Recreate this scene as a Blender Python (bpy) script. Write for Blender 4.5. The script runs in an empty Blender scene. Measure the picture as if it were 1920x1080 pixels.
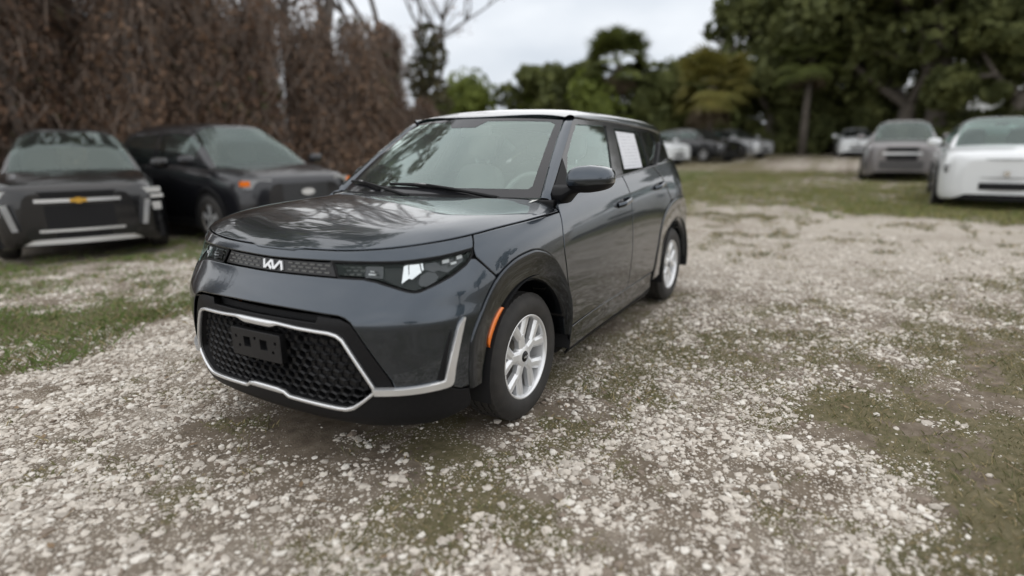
import bpy, bmesh, math, random
import numpy as np
from mathutils import Vector, Matrix
from mathutils.geometry import delaunay_2d_cdt

random.seed(7); RNG = np.random.default_rng(7)
SC = bpy.context.scene
COL = SC.collection
R = math.radians

# ---------------------------------------------------------------- camera
CAM_POS = (2.3215, 2.1225, 1.3266)
CAM_YAW, CAM_PITCH, CAM_ROLL = R(208.324), R(-14.142), R(-.406)
def make_camera():
    f = Vector((math.cos(CAM_PITCH) * math.cos(CAM_YAW), math.cos(CAM_PITCH) * math.sin(CAM_YAW), math.sin(CAM_PITCH)))
    r = f.cross(Vector((0, 0, 1))).normalized(); u = r.cross(f)
    c, s = math.cos(CAM_ROLL), math.sin(CAM_ROLL)
    r, u = c * r + s * u, -s * r + c * u
    cd = bpy.data.cameras.new('camera'); o = bpy.data.objects.new('camera', cd); COL.objects.link(o)
    o.matrix_world = Matrix(((r.x, u.x, -f.x, CAM_POS[0]), (r.y, u.y, -f.y, CAM_POS[1]), (r.z, u.z, -f.z, CAM_POS[2]), (0, 0, 0, 1)))
    cd.sensor_width = 36; cd.sensor_fit = 'HORIZONTAL'; cd.lens = 36 * 1066.7 / 1920
    cd.shift_x = -49.5 / 1920; cd.shift_y = 6.5 / 1920
    cd.clip_start = .05; cd.clip_end = 2000
    cd.dof.use_dof = True; cd.dof.focus_distance = 2.85; cd.dof.aperture_fstop = .57; cd.dof.aperture_blades = 0
    SC.camera = o
make_camera()

# ---------------------------------------------------------------- overcast sky and a soft sun
def make_world():
    w = bpy.data.worlds.new('World'); SC.world = w; w.use_nodes = True
    nt = w.node_tree; nt.nodes.clear(); N = nt.nodes.new; L = nt.links.new
    sky = N('ShaderNodeTexSky'); sky.sky_type = 'NISHITA'; sky.sun_disc = False
    sky.sun_elevation = R(84); sky.sun_rotation = R(20); sky.air_density = 1.0; sky.dust_density = 3.0; sky.ozone_density = 1.0
    tc = N('ShaderNodeTexCoord'); mp = N('ShaderNodeMapping'); mp.inputs['Scale'].default_value = (1.2, 1.2, 3.2)
    L(tc.outputs['Generated'], mp.inputs['Vector'])
    n1 = N('ShaderNodeTexNoise'); n1.inputs['Scale'].default_value = 1.9; n1.inputs['Detail'].default_value = 6; n1.inputs['Roughness'].default_value = .5
    L(mp.outputs['Vector'], n1.inputs['Vector'])
    cr = N('ShaderNodeValToRGB'); e = cr.color_ramp.elements
    e[0].position = .33; e[0].color = (6.2, 6.8, 7.6, 1); e[1].position = .68; e[1].color = (9.9, 10.2, 10.6, 1)
    L(n1.outputs['Fac'], cr.inputs['Fac'])
    mx = N('ShaderNodeMix'); mx.data_type = 'RGBA'; mx.inputs[0].default_value = .88
    L(sky.outputs['Color'], mx.inputs[6]); L(cr.outputs['Color'], mx.inputs[7])
    bg = N('ShaderNodeBackground'); bg.inputs['Strength'].default_value = .0395
    L(mx.outputs[2], bg.inputs['Color'])
    out = N('ShaderNodeOutputWorld'); L(bg.outputs[0], out.inputs['Surface'])
make_world()
def make_sun():
    ld = bpy.data.lights.new('sun', 'SUN'); ld.energy = .65; ld.angle = R(180); ld.color = (1, .93, .84)
    o = bpy.data.objects.new('sun', ld); COL.objects.link(o)
    el, az = R(84), R(90 - 20)
    d = Vector((math.cos(el) * math.cos(az), math.cos(el) * math.sin(az), math.sin(el)))
    o.rotation_euler = d.to_track_quat('Z', 'Y').to_euler()
make_sun()
SC.view_settings.view_transform = 'Standard'; SC.view_settings.look = 'None'; SC.view_settings.gamma = 1; SC.view_settings.exposure = 1.45
SC.view_settings.use_curve_mapping = False
SC.cycles.use_denoising = True
SC.cycles.max_bounces = 10; SC.cycles.transparent_max_bounces = 16; SC.cycles.glossy_bounces = 5; SC.cycles.diffuse_bounces = 3; SC.cycles.transmission_bounces = 6
SC.cycles.caustics_reflective = False; SC.cycles.caustics_refractive = False
SC.cycles.sample_clamp_indirect = 6
# ---------------------------------------------------------------- helpers
def mesh_obj(name, V, F, mat, parent=None, smooth=True, normals=None, mats=None, midx=None):
    me = bpy.data.meshes.new(name)
    V = np.asarray(V, float).reshape(-1, 3)
    me.from_pydata(V.tolist(), [], [list(map(int, f)) for f in F])
    if mats:
        for m in mats: me.materials.append(m)
        if midx is not None: me.polygons.foreach_set('material_index', np.asarray(midx, np.int32))
    else: me.materials.append(mat)
    me.polygons.foreach_set('use_smooth', np.full(len(me.polygons), bool(smooth)))
    if normals is not None: me.normals_split_custom_set_from_vertices(np.asarray(normals, float).tolist())
    me.update()
    o = bpy.data.objects.new(name, me); COL.objects.link(o)
    if parent is not None: o.parent = parent
    return o
def fast_mesh(name, V, F, mat, parent=None, smooth=False, mats=None, midx=None):
    """big triangle / quad meshes from arrays"""
    V = np.ascontiguousarray(V, np.float32); F = np.ascontiguousarray(F, np.int32); k = F.shape[1]; n = len(F)
    me = bpy.data.meshes.new(name); me.vertices.add(len(V)); me.vertices.foreach_set('co', V.ravel())
    me.loops.add(n * k); me.loops.foreach_set('vertex_index', F.ravel())
    me.polygons.add(n); me.polygons.foreach_set('loop_start', np.arange(n, dtype=np.int32) * k)
    me.polygons.foreach_set('use_smooth', np.full(n, smooth))
    for m in (mats or [mat]): me.materials.append(m)
    if midx is not None: me.polygons.foreach_set('material_index', np.ascontiguousarray(midx, np.int32))
    me.update(calc_edges=True); me.validate()
    o = bpy.data.objects.new(name, me); COL.objects.link(o)
    if parent is not None: o.parent = parent
    return o
def empty(name, loc=(0, 0, 0), rz=0, parent=None):
    o = bpy.data.objects.new(name, None); COL.objects.link(o); o.location = loc; o.rotation_euler = (0, 0, rz); o.empty_display_size = .2
    if parent is not None: o.parent = parent
    return o
def tag(o, label=None, cat=None, group=None, kind=None):
    for k, v in (('label', label), ('category', cat), ('group', group), ('kind', kind)):
        if v: o[k] = v
    return o
class MB:
    """collects pieces of one mesh"""
    def __init__(s): s.V = []; s.F = []; s.N = []; s.n = 0; s.m = []
    def add(s, V, F, N=None, m=0):
        V = np.asarray(V, float).reshape(-1, 3)
        s.V.append(V); s.F += [[int(i) + s.n for i in f] for f in F]; s.m += [m] * len(F)
        s.N.append(N if N is not None else None); s.n += len(V); return s
    def box(s, c, d, rz=0, m=0):
        x, y, z = d[0] / 2, d[1] / 2, d[2] / 2
        P = np.array([(-x, -y, -z), (x, -y, -z), (x, y, -z), (-x, y, -z), (-x, -y, z), (x, -y, z), (x, y, z), (-x, y, z)])
        if rz: P = P @ np.array([[math.cos(rz), math.sin(rz), 0], [-math.sin(rz), math.cos(rz), 0], [0, 0, 1]])
        return s.add(P + np.array(c), [(0, 3, 2, 1), (4, 5, 6, 7), (0, 1, 5, 4), (1, 2, 6, 5), (2, 3, 7, 6), (3, 0, 4, 7)], m=m)
    def tube(s, pts, r, n=8, caps=True, m=0):
        pts = np.asarray(pts, float); r = np.broadcast_to(r, (len(pts),)); T = np.gradient(pts, axis=0); T /= np.linalg.norm(T, axis=1)[:, None] + 1e-12
        up = np.array([0, 0, 1.]) if abs(T[0, 2]) < .9 else np.array([1., 0, 0]); V = []
        for p, t, q in zip(pts, T, r):
            a = np.cross(t, up); a /= np.linalg.norm(a) + 1e-12; b = np.cross(a, t); up = b
            for k in range(n):
                w = 2 * math.pi * k / n; V.append(p + q * (math.cos(w) * a + math.sin(w) * b))
        F = []
        for i in range(len(pts) - 1):
            for k in range(n):
                k2 = (k + 1) % n; F.append((i*n+k, i*n+k2, (i+1)*n+k2, (i+1)*n+k))
        if caps: F.append(tuple(range(n))[::-1]); F.append(tuple((len(pts)-1)*n + k for k in range(n)))
        return s.add(V, F, m=m)
    def grid(s, P, m=0, flip=False):
        a, b = P.shape[:2]; F = []
        for i in range(a - 1):
            for j in range(b - 1):
                f = (i*b+j, (i+1)*b+j, (i+1)*b+j+1, i*b+j+1); F.append(f[::-1] if flip else f)
        return s.add(P.reshape(-1, 3), F, m=m)
    def mirror(s):
        """append the y-mirrored copy"""
        V = [v * [1, -1, 1] for v in s.V]; F = [[i + s.n for i in f[::-1]] for f in s.F]; N = [None if k is None else k * [1, -1, 1] for k in s.N]
        s.V += V; s.F += F; s.N += N; s.m += s.m; s.n *= 2; return s
    def build(s, name, mat, parent=None, smooth=True, mats=None):
        V = np.concatenate(s.V)
        normals = np.concatenate(s.N) if all(k is not None for k in s.N) else None
        return mesh_obj(name, V, s.F, mat, parent, smooth, normals, mats, s.m if mats else None)
def sharp(o, deg=35):
    me = o.data; bm = bmesh.new(); bm.from_mesh(me)
    for e in bm.edges:
        if len(e.link_faces) == 2 and e.calc_face_angle(0) > R(deg): e.smooth = False
    bm.to_mesh(me); bm.free(); return o
def bevel(o, w, seg=2, deg=35):
    m = o.modifiers.new('bevel', 'BEVEL'); m.width = w; m.segments = seg; m.limit_method = 'ANGLE'; m.angle_limit = R(deg); m.harden_normals = False; return o
def subsurf(o, n=2):
    m = o.modifiers.new('sub', 'SUBSURF'); m.levels = n; m.render_levels = n; return o

def resample(P, d, closed=True):
    P = np.asarray(P, float); out = []
    n = len(P)
    for i in range(n if closed else n - 1):
        a, b = P[i], P[(i + 1) % n]; k = max(1, int(math.ceil(np.linalg.norm(b - a) / d)))
        for j in range(k): out.append(a + (b - a) * j / k)
    if not closed: out.append(P[-1])
    return np.array(out)
def smooth_line(P, n=8):
    """Catmull-Rom through the points"""
    P = np.asarray(P, float); Q = np.concatenate([[2*P[0]-P[1]], P, [2*P[-1]-P[-2]]]); out = []
    for i in range(1, len(Q) - 2):
        for t in np.arange(n) / n:
            out.append(.5 * (2*Q[i] + (Q[i+1]-Q[i-1])*t + (2*Q[i-1]-5*Q[i]+4*Q[i+1]-Q[i+2])*t*t + (3*Q[i]-Q[i-1]-3*Q[i+1]+Q[i+2])*t**3))
    out.append(P[-1]); return np.array(out)
def inside(poly, q):
    x, y = q[:, 0], q[:, 1]; r = np.zeros(len(q), bool); n = len(poly)
    for i in range(n):
        x0, y0 = poly[i]; x1, y1 = poly[(i + 1) % n]
        if y0 == y1: continue
        c = ((y0 > y) != (y1 > y)) & (x < (x1 - x0) * (y - y0) / (y1 - y0) + x0); r ^= c
    return r
def area(P): return .5 * np.sum(P[:, 0] * np.roll(P[:, 1], -1) - np.roll(P[:, 0], -1) * P[:, 1])
def offset_poly(P, g):
    """move a counter-clockwise polygon inwards by g"""
    e = np.roll(P, -1, 0) - P; e /= np.linalg.norm(e, axis=1)[:, None] + 1e-12; n = np.stack([-e[:, 1], e[:, 0]], 1)
    m = n + np.roll(n, 1, 0); m /= np.linalg.norm(m, axis=1)[:, None] + 1e-9
    c = np.clip((m * n).sum(1), .5, 1)
    return P + m * (g / c)[:, None]
def seg_dist(poly, q):
    a = poly; b = np.roll(poly, -1, 0); best = np.full(len(q), 1e9)
    for p0, p1 in zip(a, b):
        d = p1 - p0; t = np.clip(((q - p0) @ d) / (d @ d + 1e-12), 0, 1); best = np.minimum(best, np.linalg.norm(q - p0 - t[:, None] * d, axis=1))
    return best
def panel(surf, poly, d=.03, off=0., gap=.0025, depth=.014, holes=(), lip=.0045, mirror=False, drop=.0018):
    """a trimmed piece of a surface with rounded edges turned inwards; returns V, F, N"""
    P = resample(poly, d); P = P if area(P) > 0 else P[::-1]
    P = offset_poly(P, gap)
    Q0 = offset_poly(P, lip); HL = []
    for h in holes:
        h = resample(h, d); h = h if area(h) > 0 else h[::-1]; HL.append(h)
    lo, hi = P.min(0), P.max(0)
    gx, gy = np.meshgrid(np.arange(lo[0] + d/2, hi[0], d), np.arange(lo[1] + d/2, hi[1], d)); G = np.stack([gx.ravel(), gy.ravel()], 1)
    G[:, 0] += (np.floor((G[:, 1] - lo[1]) / d) % 2) * d * .5 - d * .25
    ok = inside(Q0, G) & (seg_dist(Q0, G) > d * .4)
    for h in HL: ok &= ~inside(h, G) & (seg_dist(h, G) > d * .4)
    G = G[ok]
    loops = [Q0] + HL; allp = np.concatenate(loops + [G]); E = []; s = 0
    for l in loops:
        E += [(s + i, s + (i + 1) % len(l)) for i in range(len(l))]; s += len(l)
    vs, es, fs, ov, oe, of = delaunay_2d_cdt([Vector(p) for p in allp], E, [], 0, 1e-7)
    UV = np.array([v[:] for v in vs]); T = np.array(fs)
    c = UV[T].mean(1); keep = inside(Q0, c)
    for h in HL: keep &= ~inside(h, c)
    T = T[keep]
    ar = (UV[T[:, 1], 0]-UV[T[:, 0], 0])*(UV[T[:, 2], 1]-UV[T[:, 0], 1])-(UV[T[:, 1], 1]-UV[T[:, 0], 1])*(UV[T[:, 2], 0]-UV[T[:, 0], 0])
    T[ar < 0] = T[ar < 0][:, ::-1]
    if surf.sign < 0: T = T[:, ::-1]
    V = surf.off(UV, off); N = surf.nrm(UV); F = T.tolist()
    def ring(q, o, nn): 
        nonlocal V, N
        i0 = len(V); V = np.concatenate([V, surf.off(q, o)]); N = np.concatenate([N, nn]); return i0
    def strip(a, b, n, rev):
        for i in range(n):
            j = (i + 1) % n; f = [a + i, b + i, b + j, a + j]; F.append(f[::-1] if rev else f)
    n = len(P); rev = surf.sign < 0
    n0 = surf.nrm(Q0); p0 = surf.off(Q0, off); p1 = surf.off(P, off - drop); sd = p1 - p0; sd /= np.linalg.norm(sd, axis=1)[:, None] + 1e-12
    b = n0 * .75 + sd * .66; b /= np.linalg.norm(b, axis=1)[:, None]
    a0 = ring(Q0, off, n0); a1 = ring(P, off - drop, b); strip(a0, a1, n, rev)
    a2 = ring(P, off - drop, sd); a3 = ring(P, off - depth, sd); strip(a2, a3, n, rev)
    for h in HL:
        m = len(h); hi_ = surf.off(offset_poly(h, .004), off) - surf.off(h, off); hi_ /= np.linalg.norm(hi_, axis=1)[:, None] + 1e-12
        b0 = ring(h, off, hi_); b1 = ring(h, off - depth, hi_); strip(b0, b1, m, not rev)
    if mirror: V = V * [1, -1, 1]; N = N * [1, -1, 1]; F = [f[::-1] for f in F]
    return V, F, N
def ribbon(surf, pts, w, h, off=0., closed=False, mirror=False, round_=.7):
    """a raised strip along a line on a surface; w and h may vary along it"""
    pts = np.asarray(pts, float); n = len(pts); w = np.broadcast_to(w, (n,)); h = np.broadcast_to(h, (n,))
    p = surf.pos(pts); nn = surf.nrm(pts)
    t = (np.roll(p, -1, 0) - np.roll(p, 1, 0)) if closed else np.gradient(p, axis=0)
    t /= np.linalg.norm(t, axis=1)[:, None] + 1e-12; b = np.cross(nn, t); b /= np.linalg.norm(b, axis=1)[:, None] + 1e-12
    prof = [(-.5, -.6), (-.5, .55), (-.5 * round_, 1), (.5 * round_, 1), (.5, .55), (.5, -.6)]; k = len(prof); V = []
    for i in range(n):
        for a, c in prof: V.append(p[i] + b[i] * a * w[i] + nn[i] * (off + c * h[i]))
    F = []
    for i in range(n if closed else n - 1):
        i2 = (i + 1) % n
        for j in range(k): F.append((i*k+j, i*k+(j+1) % k, i2*k+(j+1) % k, i2*k+j)[::-1])
    if not closed: F += [tuple(range(k)), tuple((n-1)*k + j for j in range(k))[::-1]]
    V = np.array(V)
    if mirror: V = V * [1, -1, 1]; F = [f[::-1] for f in F]
    return V, F
def mirror_line(P):
    """half outline (from the centre line out and back) -> whole symmetric outline; first coordinate is mirrored"""
    P = np.asarray(P, float); M = P[::-1] * [-1, 1]
    M = M[1:] if abs(P[-1, 0]) < 1e-6 else M
    M = M[:-1] if abs(P[0, 0]) < 1e-6 else M
    return np.concatenate([P, M])
def lathe(mb, prof, n=48, axis_y=True, m=0, close=False):
    """profile (r, y) turned about the y axis"""
    prof = np.asarray(prof, float); k = len(prof); V = []
    for i in range(n):
        a = 2 * math.pi * i / n
        for r, y in prof: V.append((r * math.cos(a), y, r * math.sin(a)))
    F = []
    for i in range(n):
        i2 = (i + 1) % n
        for j in range(k - 1 + (1 if close else 0)): F.append((i*k+j, i*k+(j+1) % k, i2*k+(j+1) % k, i2*k+j))
    return mb.add(V, F, m=m)
# ---------------------------------------------------------------- materials
_MATS = {}
def mat(name, col=(.5, .5, .5), rough=.5, metal=0., coat=0., spec=.5, ior=1.5, noise=None, bump=None, emit=None, coat_rough=.03, sheen=0):
    """principled material; noise = (scale, amount, colour2), bump = (scale, strength)"""
    if name in _MATS: return _MATS[name]
    m = bpy.data.materials.new(name); m.use_nodes = True; nt = m.node_tree; b = nt.nodes['Principled BSDF']
    b.inputs['Base Color'].default_value = (*col, 1); b.inputs['Roughness'].default_value = rough; b.inputs['Metallic'].default_value = metal
    b.inputs['Coat Weight'].default_value = coat; b.inputs['Coat Roughness'].default_value = coat_rough; b.inputs['Specular IOR Level'].default_value = spec; b.inputs['IOR'].default_value = ior
    if noise:
        tc = nt.nodes.new('ShaderNodeTexCoord'); n = nt.nodes.new('ShaderNodeTexNoise'); n.inputs['Scale'].default_value = noise[0]; n.inputs['Detail'].default_value = 6
        mx = nt.nodes.new('ShaderNodeMix'); mx.data_type = 'RGBA'; mx.inputs[6].default_value = (*col, 1); mx.inputs[7].default_value = (*noise[2], 1)
        mr = nt.nodes.new('ShaderNodeMapRange'); mr.inputs[1].default_value = .5 - noise[1]; mr.inputs[2].default_value = .5 + noise[1]
        nt.links.new(tc.outputs['Object'], n.inputs['Vector']); nt.links.new(n.outputs['Fac'], mr.inputs[0]); nt.links.new(mr.outputs[0], mx.inputs[0]); nt.links.new(mx.outputs[2], b.inputs['Base Color'])
    if bump:
        tc = nt.nodes.new('ShaderNodeTexCoord'); n = nt.nodes.new('ShaderNodeTexNoise'); n.inputs['Scale'].default_value = bump[0]; n.inputs['Detail'].default_value = 4
        bp = nt.nodes.new('ShaderNodeBump'); bp.inputs['Strength'].default_value = bump[1]; bp.inputs['Distance'].default_value = .01
        nt.links.new(tc.outputs['Object'], n.inputs['Vector']); nt.links.new(n.outputs['Fac'], bp.inputs['Height']); nt.links.new(bp.outputs[0], b.inputs['Normal'])
    if emit: b.inputs['Emission Color'].default_value = (*emit[0], 1); b.inputs['Emission Strength'].default_value = emit[1]
    _MATS[name] = m; return m
def paint(name, col, metal=.55, rough=.32, dust=.04):
    """metallic clear-coated car paint with a light film of road dust that gathers in a fine uneven pattern"""
    if name in _MATS: return _MATS[name]
    m = mat(name, col, rough, metal, 1.0, coat_rough=.015); nt = m.node_tree; b = nt.nodes['Principled BSDF']; b.inputs['Coat IOR'].default_value = 1.52
    tc = nt.nodes.new('ShaderNodeTexCoord')
    n = nt.nodes.new('ShaderNodeTexNoise'); n.inputs['Scale'].default_value = 3.5; n.inputs['Detail'].default_value = 8; n.inputs['Roughness'].default_value = .65
    nt.links.new(tc.outputs['Object'], n.inputs['Vector'])
    mr = nt.nodes.new('ShaderNodeMapRange'); mr.inputs[1].default_value = .35; mr.inputs[2].default_value = .75; mr.inputs[3].default_value = .004; mr.inputs[4].default_value = dust
    nt.links.new(n.outputs['Fac'], mr.inputs[0]); nt.links.new(mr.outputs[0], b.inputs['Coat Roughness'])
    fl = nt.nodes.new('ShaderNodeTexNoise'); fl.inputs['Scale'].default_value = 900
    mx = nt.nodes.new('ShaderNodeMix'); mx.data_type = 'RGBA'; mx.inputs[6].default_value = (*[c * .8 for c in col], 1); mx.inputs[7].default_value = (*[min(1, c * 1.25) for c in col], 1)
    nt.links.new(tc.outputs['Object'], fl.inputs['Vector']); nt.links.new(fl.outputs['Fac'], mx.inputs[0]); nt.links.new(mx.outputs[2], b.inputs['Base Color'])
    return m
def glass(name, tint=(.8, .9, .86), reflect=1.0, ior=1.9, dust=.0, dustcol=(.75, .78, .76)):
    """thin glass: tinted see-through plus a mirror by its Fresnel curve and a film of dust"""
    if name in _MATS: return _MATS[name]
    m = bpy.data.materials.new(name); m.use_nodes = True; nt = m.node_tree; nt.nodes.clear(); N = nt.nodes.new; L = nt.links.new
    tr = N('ShaderNodeBsdfTransparent'); tr.inputs[0].default_value = (*tint, 1)
    gl = N('ShaderNodeBsdfGlossy'); gl.inputs['Roughness'].default_value = .0; gl.inputs[0].default_value = (.84, 1, .95, 1)
    fr = N('ShaderNodeFresnel'); fr.inputs['IOR'].default_value = ior
    mu = N('ShaderNodeMath'); mu.operation = 'MULTIPLY'; mu.inputs[1].default_value = reflect; mu.use_clamp = True; L(fr.outputs[0], mu.inputs[0])
    m1 = N('ShaderNodeMixShader'); L(mu.outputs[0], m1.inputs[0]); L(tr.outputs[0], m1.inputs[1]); L(gl.outputs[0], m1.inputs[2])
    out = N('ShaderNodeOutputMaterial'); last = m1
    if dust:
        df = N('ShaderNodeBsdfDiffuse'); df.inputs[0].default_value = (*dustcol, 1)
        tc = N('ShaderNodeTexCoord'); n = N('ShaderNodeTexNoise'); n.inputs['Scale'].default_value = 2.5; n.inputs['Detail'].default_value = 7; L(tc.outputs['Object'], n.inputs['Vector'])
        mr = N('ShaderNodeMapRange'); mr.inputs[1].default_value = .3; mr.inputs[2].default_value = .7; mr.inputs[3].default_value = dust * .6; mr.inputs[4].default_value = dust * 1.4; L(n.outputs['Fac'], mr.inputs[0])
        m2 = N('ShaderNodeMixShader'); L(mr.outputs[0], m2.inputs[0]); L(m1.outputs[0], m2.inputs[1]); L(df.outputs[0], m2.inputs[2]); last = m2
    L(last.outputs[0], out.inputs[0])
    _MATS[name] = m; return m
M_PAINT = paint('grey_metallic_paint', (.046, .058, .073), .95, .26, .012)
M_BLACK = mat('black_plastic', (.006, .006, .007), .5, spec=.2, noise=(60, .3, (.010, .010, .011)))
M_GLOSSBLACK = mat('gloss_black', (.008, .008, .009), .16, spec=.35)
M_DARK = mat('dark_cavity', (.006, .006, .007), .9)
M_SILVER = mat('satin_silver', (.74, .75, .76), .30, .75)
M_CHROME = mat('chrome', (.86, .87, .88), .08, 1.)
M_ALLOY = mat('alloy_silver', (.80, .81, .82), .32, .55, coat=.4)
M_RUBBER = mat('tyre_rubber', (.016, .0155, .015), .7, noise=(14, .25, (.034, .031, .028)), bump=(180, .15))
M_GLASS = glass('windscreen_glass', (.84, .96, .91), 1.55, 1.95, .035)
M_GLASS_SIDE = glass('side_glass', (.86, .96, .93), 1.3, 1.9, .03)
M_GLASS_DARK = glass('privacy_glass', (.10, .11, .11), 1.0, 1.6, .015)
M_LENS = glass('lamp_lens', (.86, .88, .88), .55, 1.45, .0)
M_FRAME = mat('frame_black', (.015, .015, .017), .15, coat=.3)
M_FRIT = mat('frit_black', (.022, .022, .025), .06, spec=.5)
M_ARCH = mat('arch_paint_shaded', (.026, .033, .042), .26, .9, coat=.9, coat_rough=.015)  # body paint with the flare's shade and dark ground reflection put into the colour
M_INT = mat('interior_grey', (.55, .56, .54), .85, bump=(120, .2))
M_INT_DARK = mat('interior_dark', (.32, .33, .32), .8, bump=(150, .2))
M_SEAT = mat('seat_cloth', (.46, .47, .45), .95, bump=(220, .4))
M_AMBER = mat('amber_lens', (.85, .19, .012), .18, coat=.8)
M_RED = mat('red_lens', (.35, .01, .01), .15, coat=.8)
M_EMBLEM = mat('emblem_white_metal', (.72, .73, .74), .22, .5)
M_DISC = mat('brake_disc', (.28, .26, .24), .4, .9)
# ---------------------------------------------------------------- surfaces of the main car (x forward, y to its left, z up, front axle at x = 0)
def spl_matrix(k, t):
    """cardinal matrix of the natural cubic spline on knots k evaluated at t"""
    k = np.asarray(k, float); t = np.clip(np.asarray(t, float), k[0] - .2, k[-1] + .2); n = len(k); h = np.diff(k)
    A = np.zeros((n, n)); R = np.zeros((n, n)); A[0, 0] = A[-1, -1] = 1
    for i in range(1, n - 1):
        A[i, i-1] = h[i-1]; A[i, i] = 2 * (h[i-1] + h[i]); A[i, i+1] = h[i]
        R[i, i-1] = 6 / h[i-1]; R[i, i] = -6 / h[i-1] - 6 / h[i]; R[i, i+1] = 6 / h[i]
    M = np.linalg.solve(A, R)
    j = np.clip(np.searchsorted(k, t) - 1, 0, n - 2); hh = h[j]
    a = (k[j+1] - t) / hh; b = (t - k[j]) / hh
    I = np.eye(n)
    return a[:, None] * I[j] + b[:, None] * I[j+1] + (((a**3 - a) * hh**2 / 6)[:, None] * M[j] + ((b**3 - b) * hh**2 / 6)[:, None] * M[j+1])
def spline(k, v, t): return spl_matrix(k, np.atleast_1d(np.asarray(t, float))) @ np.asarray(v, float)

class Surf:
    """parametric surface; pos(uv) -> xyz; nrm from finite differences"""
    def __init__(s, f, sign=1): s.f = f; s.sign = sign
    def pos(s, q): return s.f(np.atleast_2d(np.asarray(q, float)))
    def nrm(s, q):
        q = np.atleast_2d(np.asarray(q, float)); e = 2e-3
        du = s.f(q + [e, 0]) - s.f(q - [e, 0]); dv = s.f(q + [0, e]) - s.f(q - [0, e])
        n = np.cross(du, dv) * s.sign
        return n / np.maximum(np.linalg.norm(n, axis=1), 1e-12)[:, None]
    def off(s, q, d): return s.pos(q) + s.nrm(q) * np.reshape(d, (-1, 1))

VR = [.17, .22, .30, .42, .54, .64, .68, .70, .76, .825, .884, .93, .96]
F0 = [-.16, -.06, -.012, -.002, 0, -.002, -.008, -.016, -.053, -.097, -.116, -.142, -.17]
COLS = [  # x, y, normal angle (deg), z of the top row, offsets per row
 (.878, 0, 0, .930, F0), (.871, .20, 4, .932, F0), (.853, .38, 10, .936, F0),
 (.815, .54, 22, .945, [-0.15, -0.06, -0.014, -0.003, 0, -0.002, -0.007, -0.015, -0.049, -0.09, -0.11, -0.138, -0.163]),
 (.750, .67, 38, .955, [-0.14, -0.06, -0.02, -0.004, 0, -0.002, -0.006, -0.012, -0.040, -0.078, -0.1, -0.13, -0.1565]),
 (.660, .767, 55, .966, [-0.12, -0.055, -0.02, -0.006, 0, -0.004, -0.0077, -0.015, -0.032, -0.06, -0.086, -0.118, -0.146]),
 (.545, .832, 70, .976, [-0.1, -0.05, -0.022, -0.008, 0, 0, -0.0027, -0.008, -0.02, -0.044, -0.07, -0.103, -0.1317]),
 (.40, .870, 80, .987, [-0.09, -0.05, -0.025, -0.01, 0, 0, -0.0017, -0.005, -0.014, -0.031, -0.055, -0.088, -0.1167]),
 (.20, .888, 86, 1.001, [-0.09, -0.05, -0.03, -0.012, 0, 0.002, 0.0003, -0.003, -0.01, -0.024, -0.045, -0.076, -0.1033]),
 (0, .893, 90, 1.015, [-0.09, -0.05, -0.03, -0.012, 0, 0.002, 0.0003, -0.003, -0.01, -0.022, -0.042, -0.072, -0.0985]),
 (-.25, .889, 90, 1.04, [-0.09, -0.05, -0.03, -0.014, -0.002, 0, -0.0007, -0.002, -0.008, -0.02, -0.04, -0.068, -0.093]),
 (-.50, .882, 90, 1.07, [-0.1, -0.05, -0.035, -0.018, -0.004, 0, -0.0007, -0.002, -0.008, -0.02, -0.04, -0.066, -0.0895]),
 (-.95, .880, 90, 1.10, [-0.1, -0.05, -0.036, -0.02, -0.005, 0, -0.0007, -0.002, -0.008, -0.019, -0.038, -0.064, -0.0875]),
 (-1.40, .880, 90, 1.13, [-0.1, -0.05, -0.036, -0.02, -0.005, 0, -0.0007, -0.002, -0.008, -0.019, -0.038, -0.064, -0.0875]),
 (-1.90, .882, 90, 1.16, [-0.1, -0.05, -0.035, -0.018, -0.004, 0, -0.0007, -0.002, -0.008, -0.019, -0.038, -0.066, -0.091]),
 (-2.25, .890, 90, 1.18, [-0.09, -0.05, -0.03, -0.014, -0.002, 0.002, 0.0013, 0, -0.008, -0.022, -0.045, -0.075, -0.1015]),
 (-2.60, .893, 91, 1.20, [-0.09, -0.05, -0.03, -0.012, 0, 0.003, 0.002, 0, -0.01, -0.03, -0.064, -0.105, -0.135]),
 (-2.90, .842, 97, 1.205, [-0.09, -0.05, -0.03, -0.012, 0, 0.003, 0.002, 0, -0.017, -0.052, -0.10, -0.155, -0.19]),
 (-3.13, .765, 116, 1.20, [-0.12, -0.06, -0.03, -0.012, 0, 0, -0.0013, -0.004, -0.022, -0.06, -0.10, -0.14, -0.17]),
 (-3.25, .640, 143, 1.19, [-0.14, -0.07, -0.03, -0.012, 0, -0.002, -0.0047, -0.01, -0.025, -0.04, -0.055, -0.07, -0.0853]),
 (-3.31, .42, 166, 1.18, [-0.14, -0.07, -0.03, -0.01, 0, -0.005, -0.0083, -0.015, -0.03, -0.045, -0.06, -0.075, -0.0902]),
 (-3.33, 0, 180, 1.18, [-0.14, -0.07, -0.03, -0.01, 0, -0.005, -0.0083, -0.015, -0.03, -0.045, -0.06, -0.075, -0.0902]),
]
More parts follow.
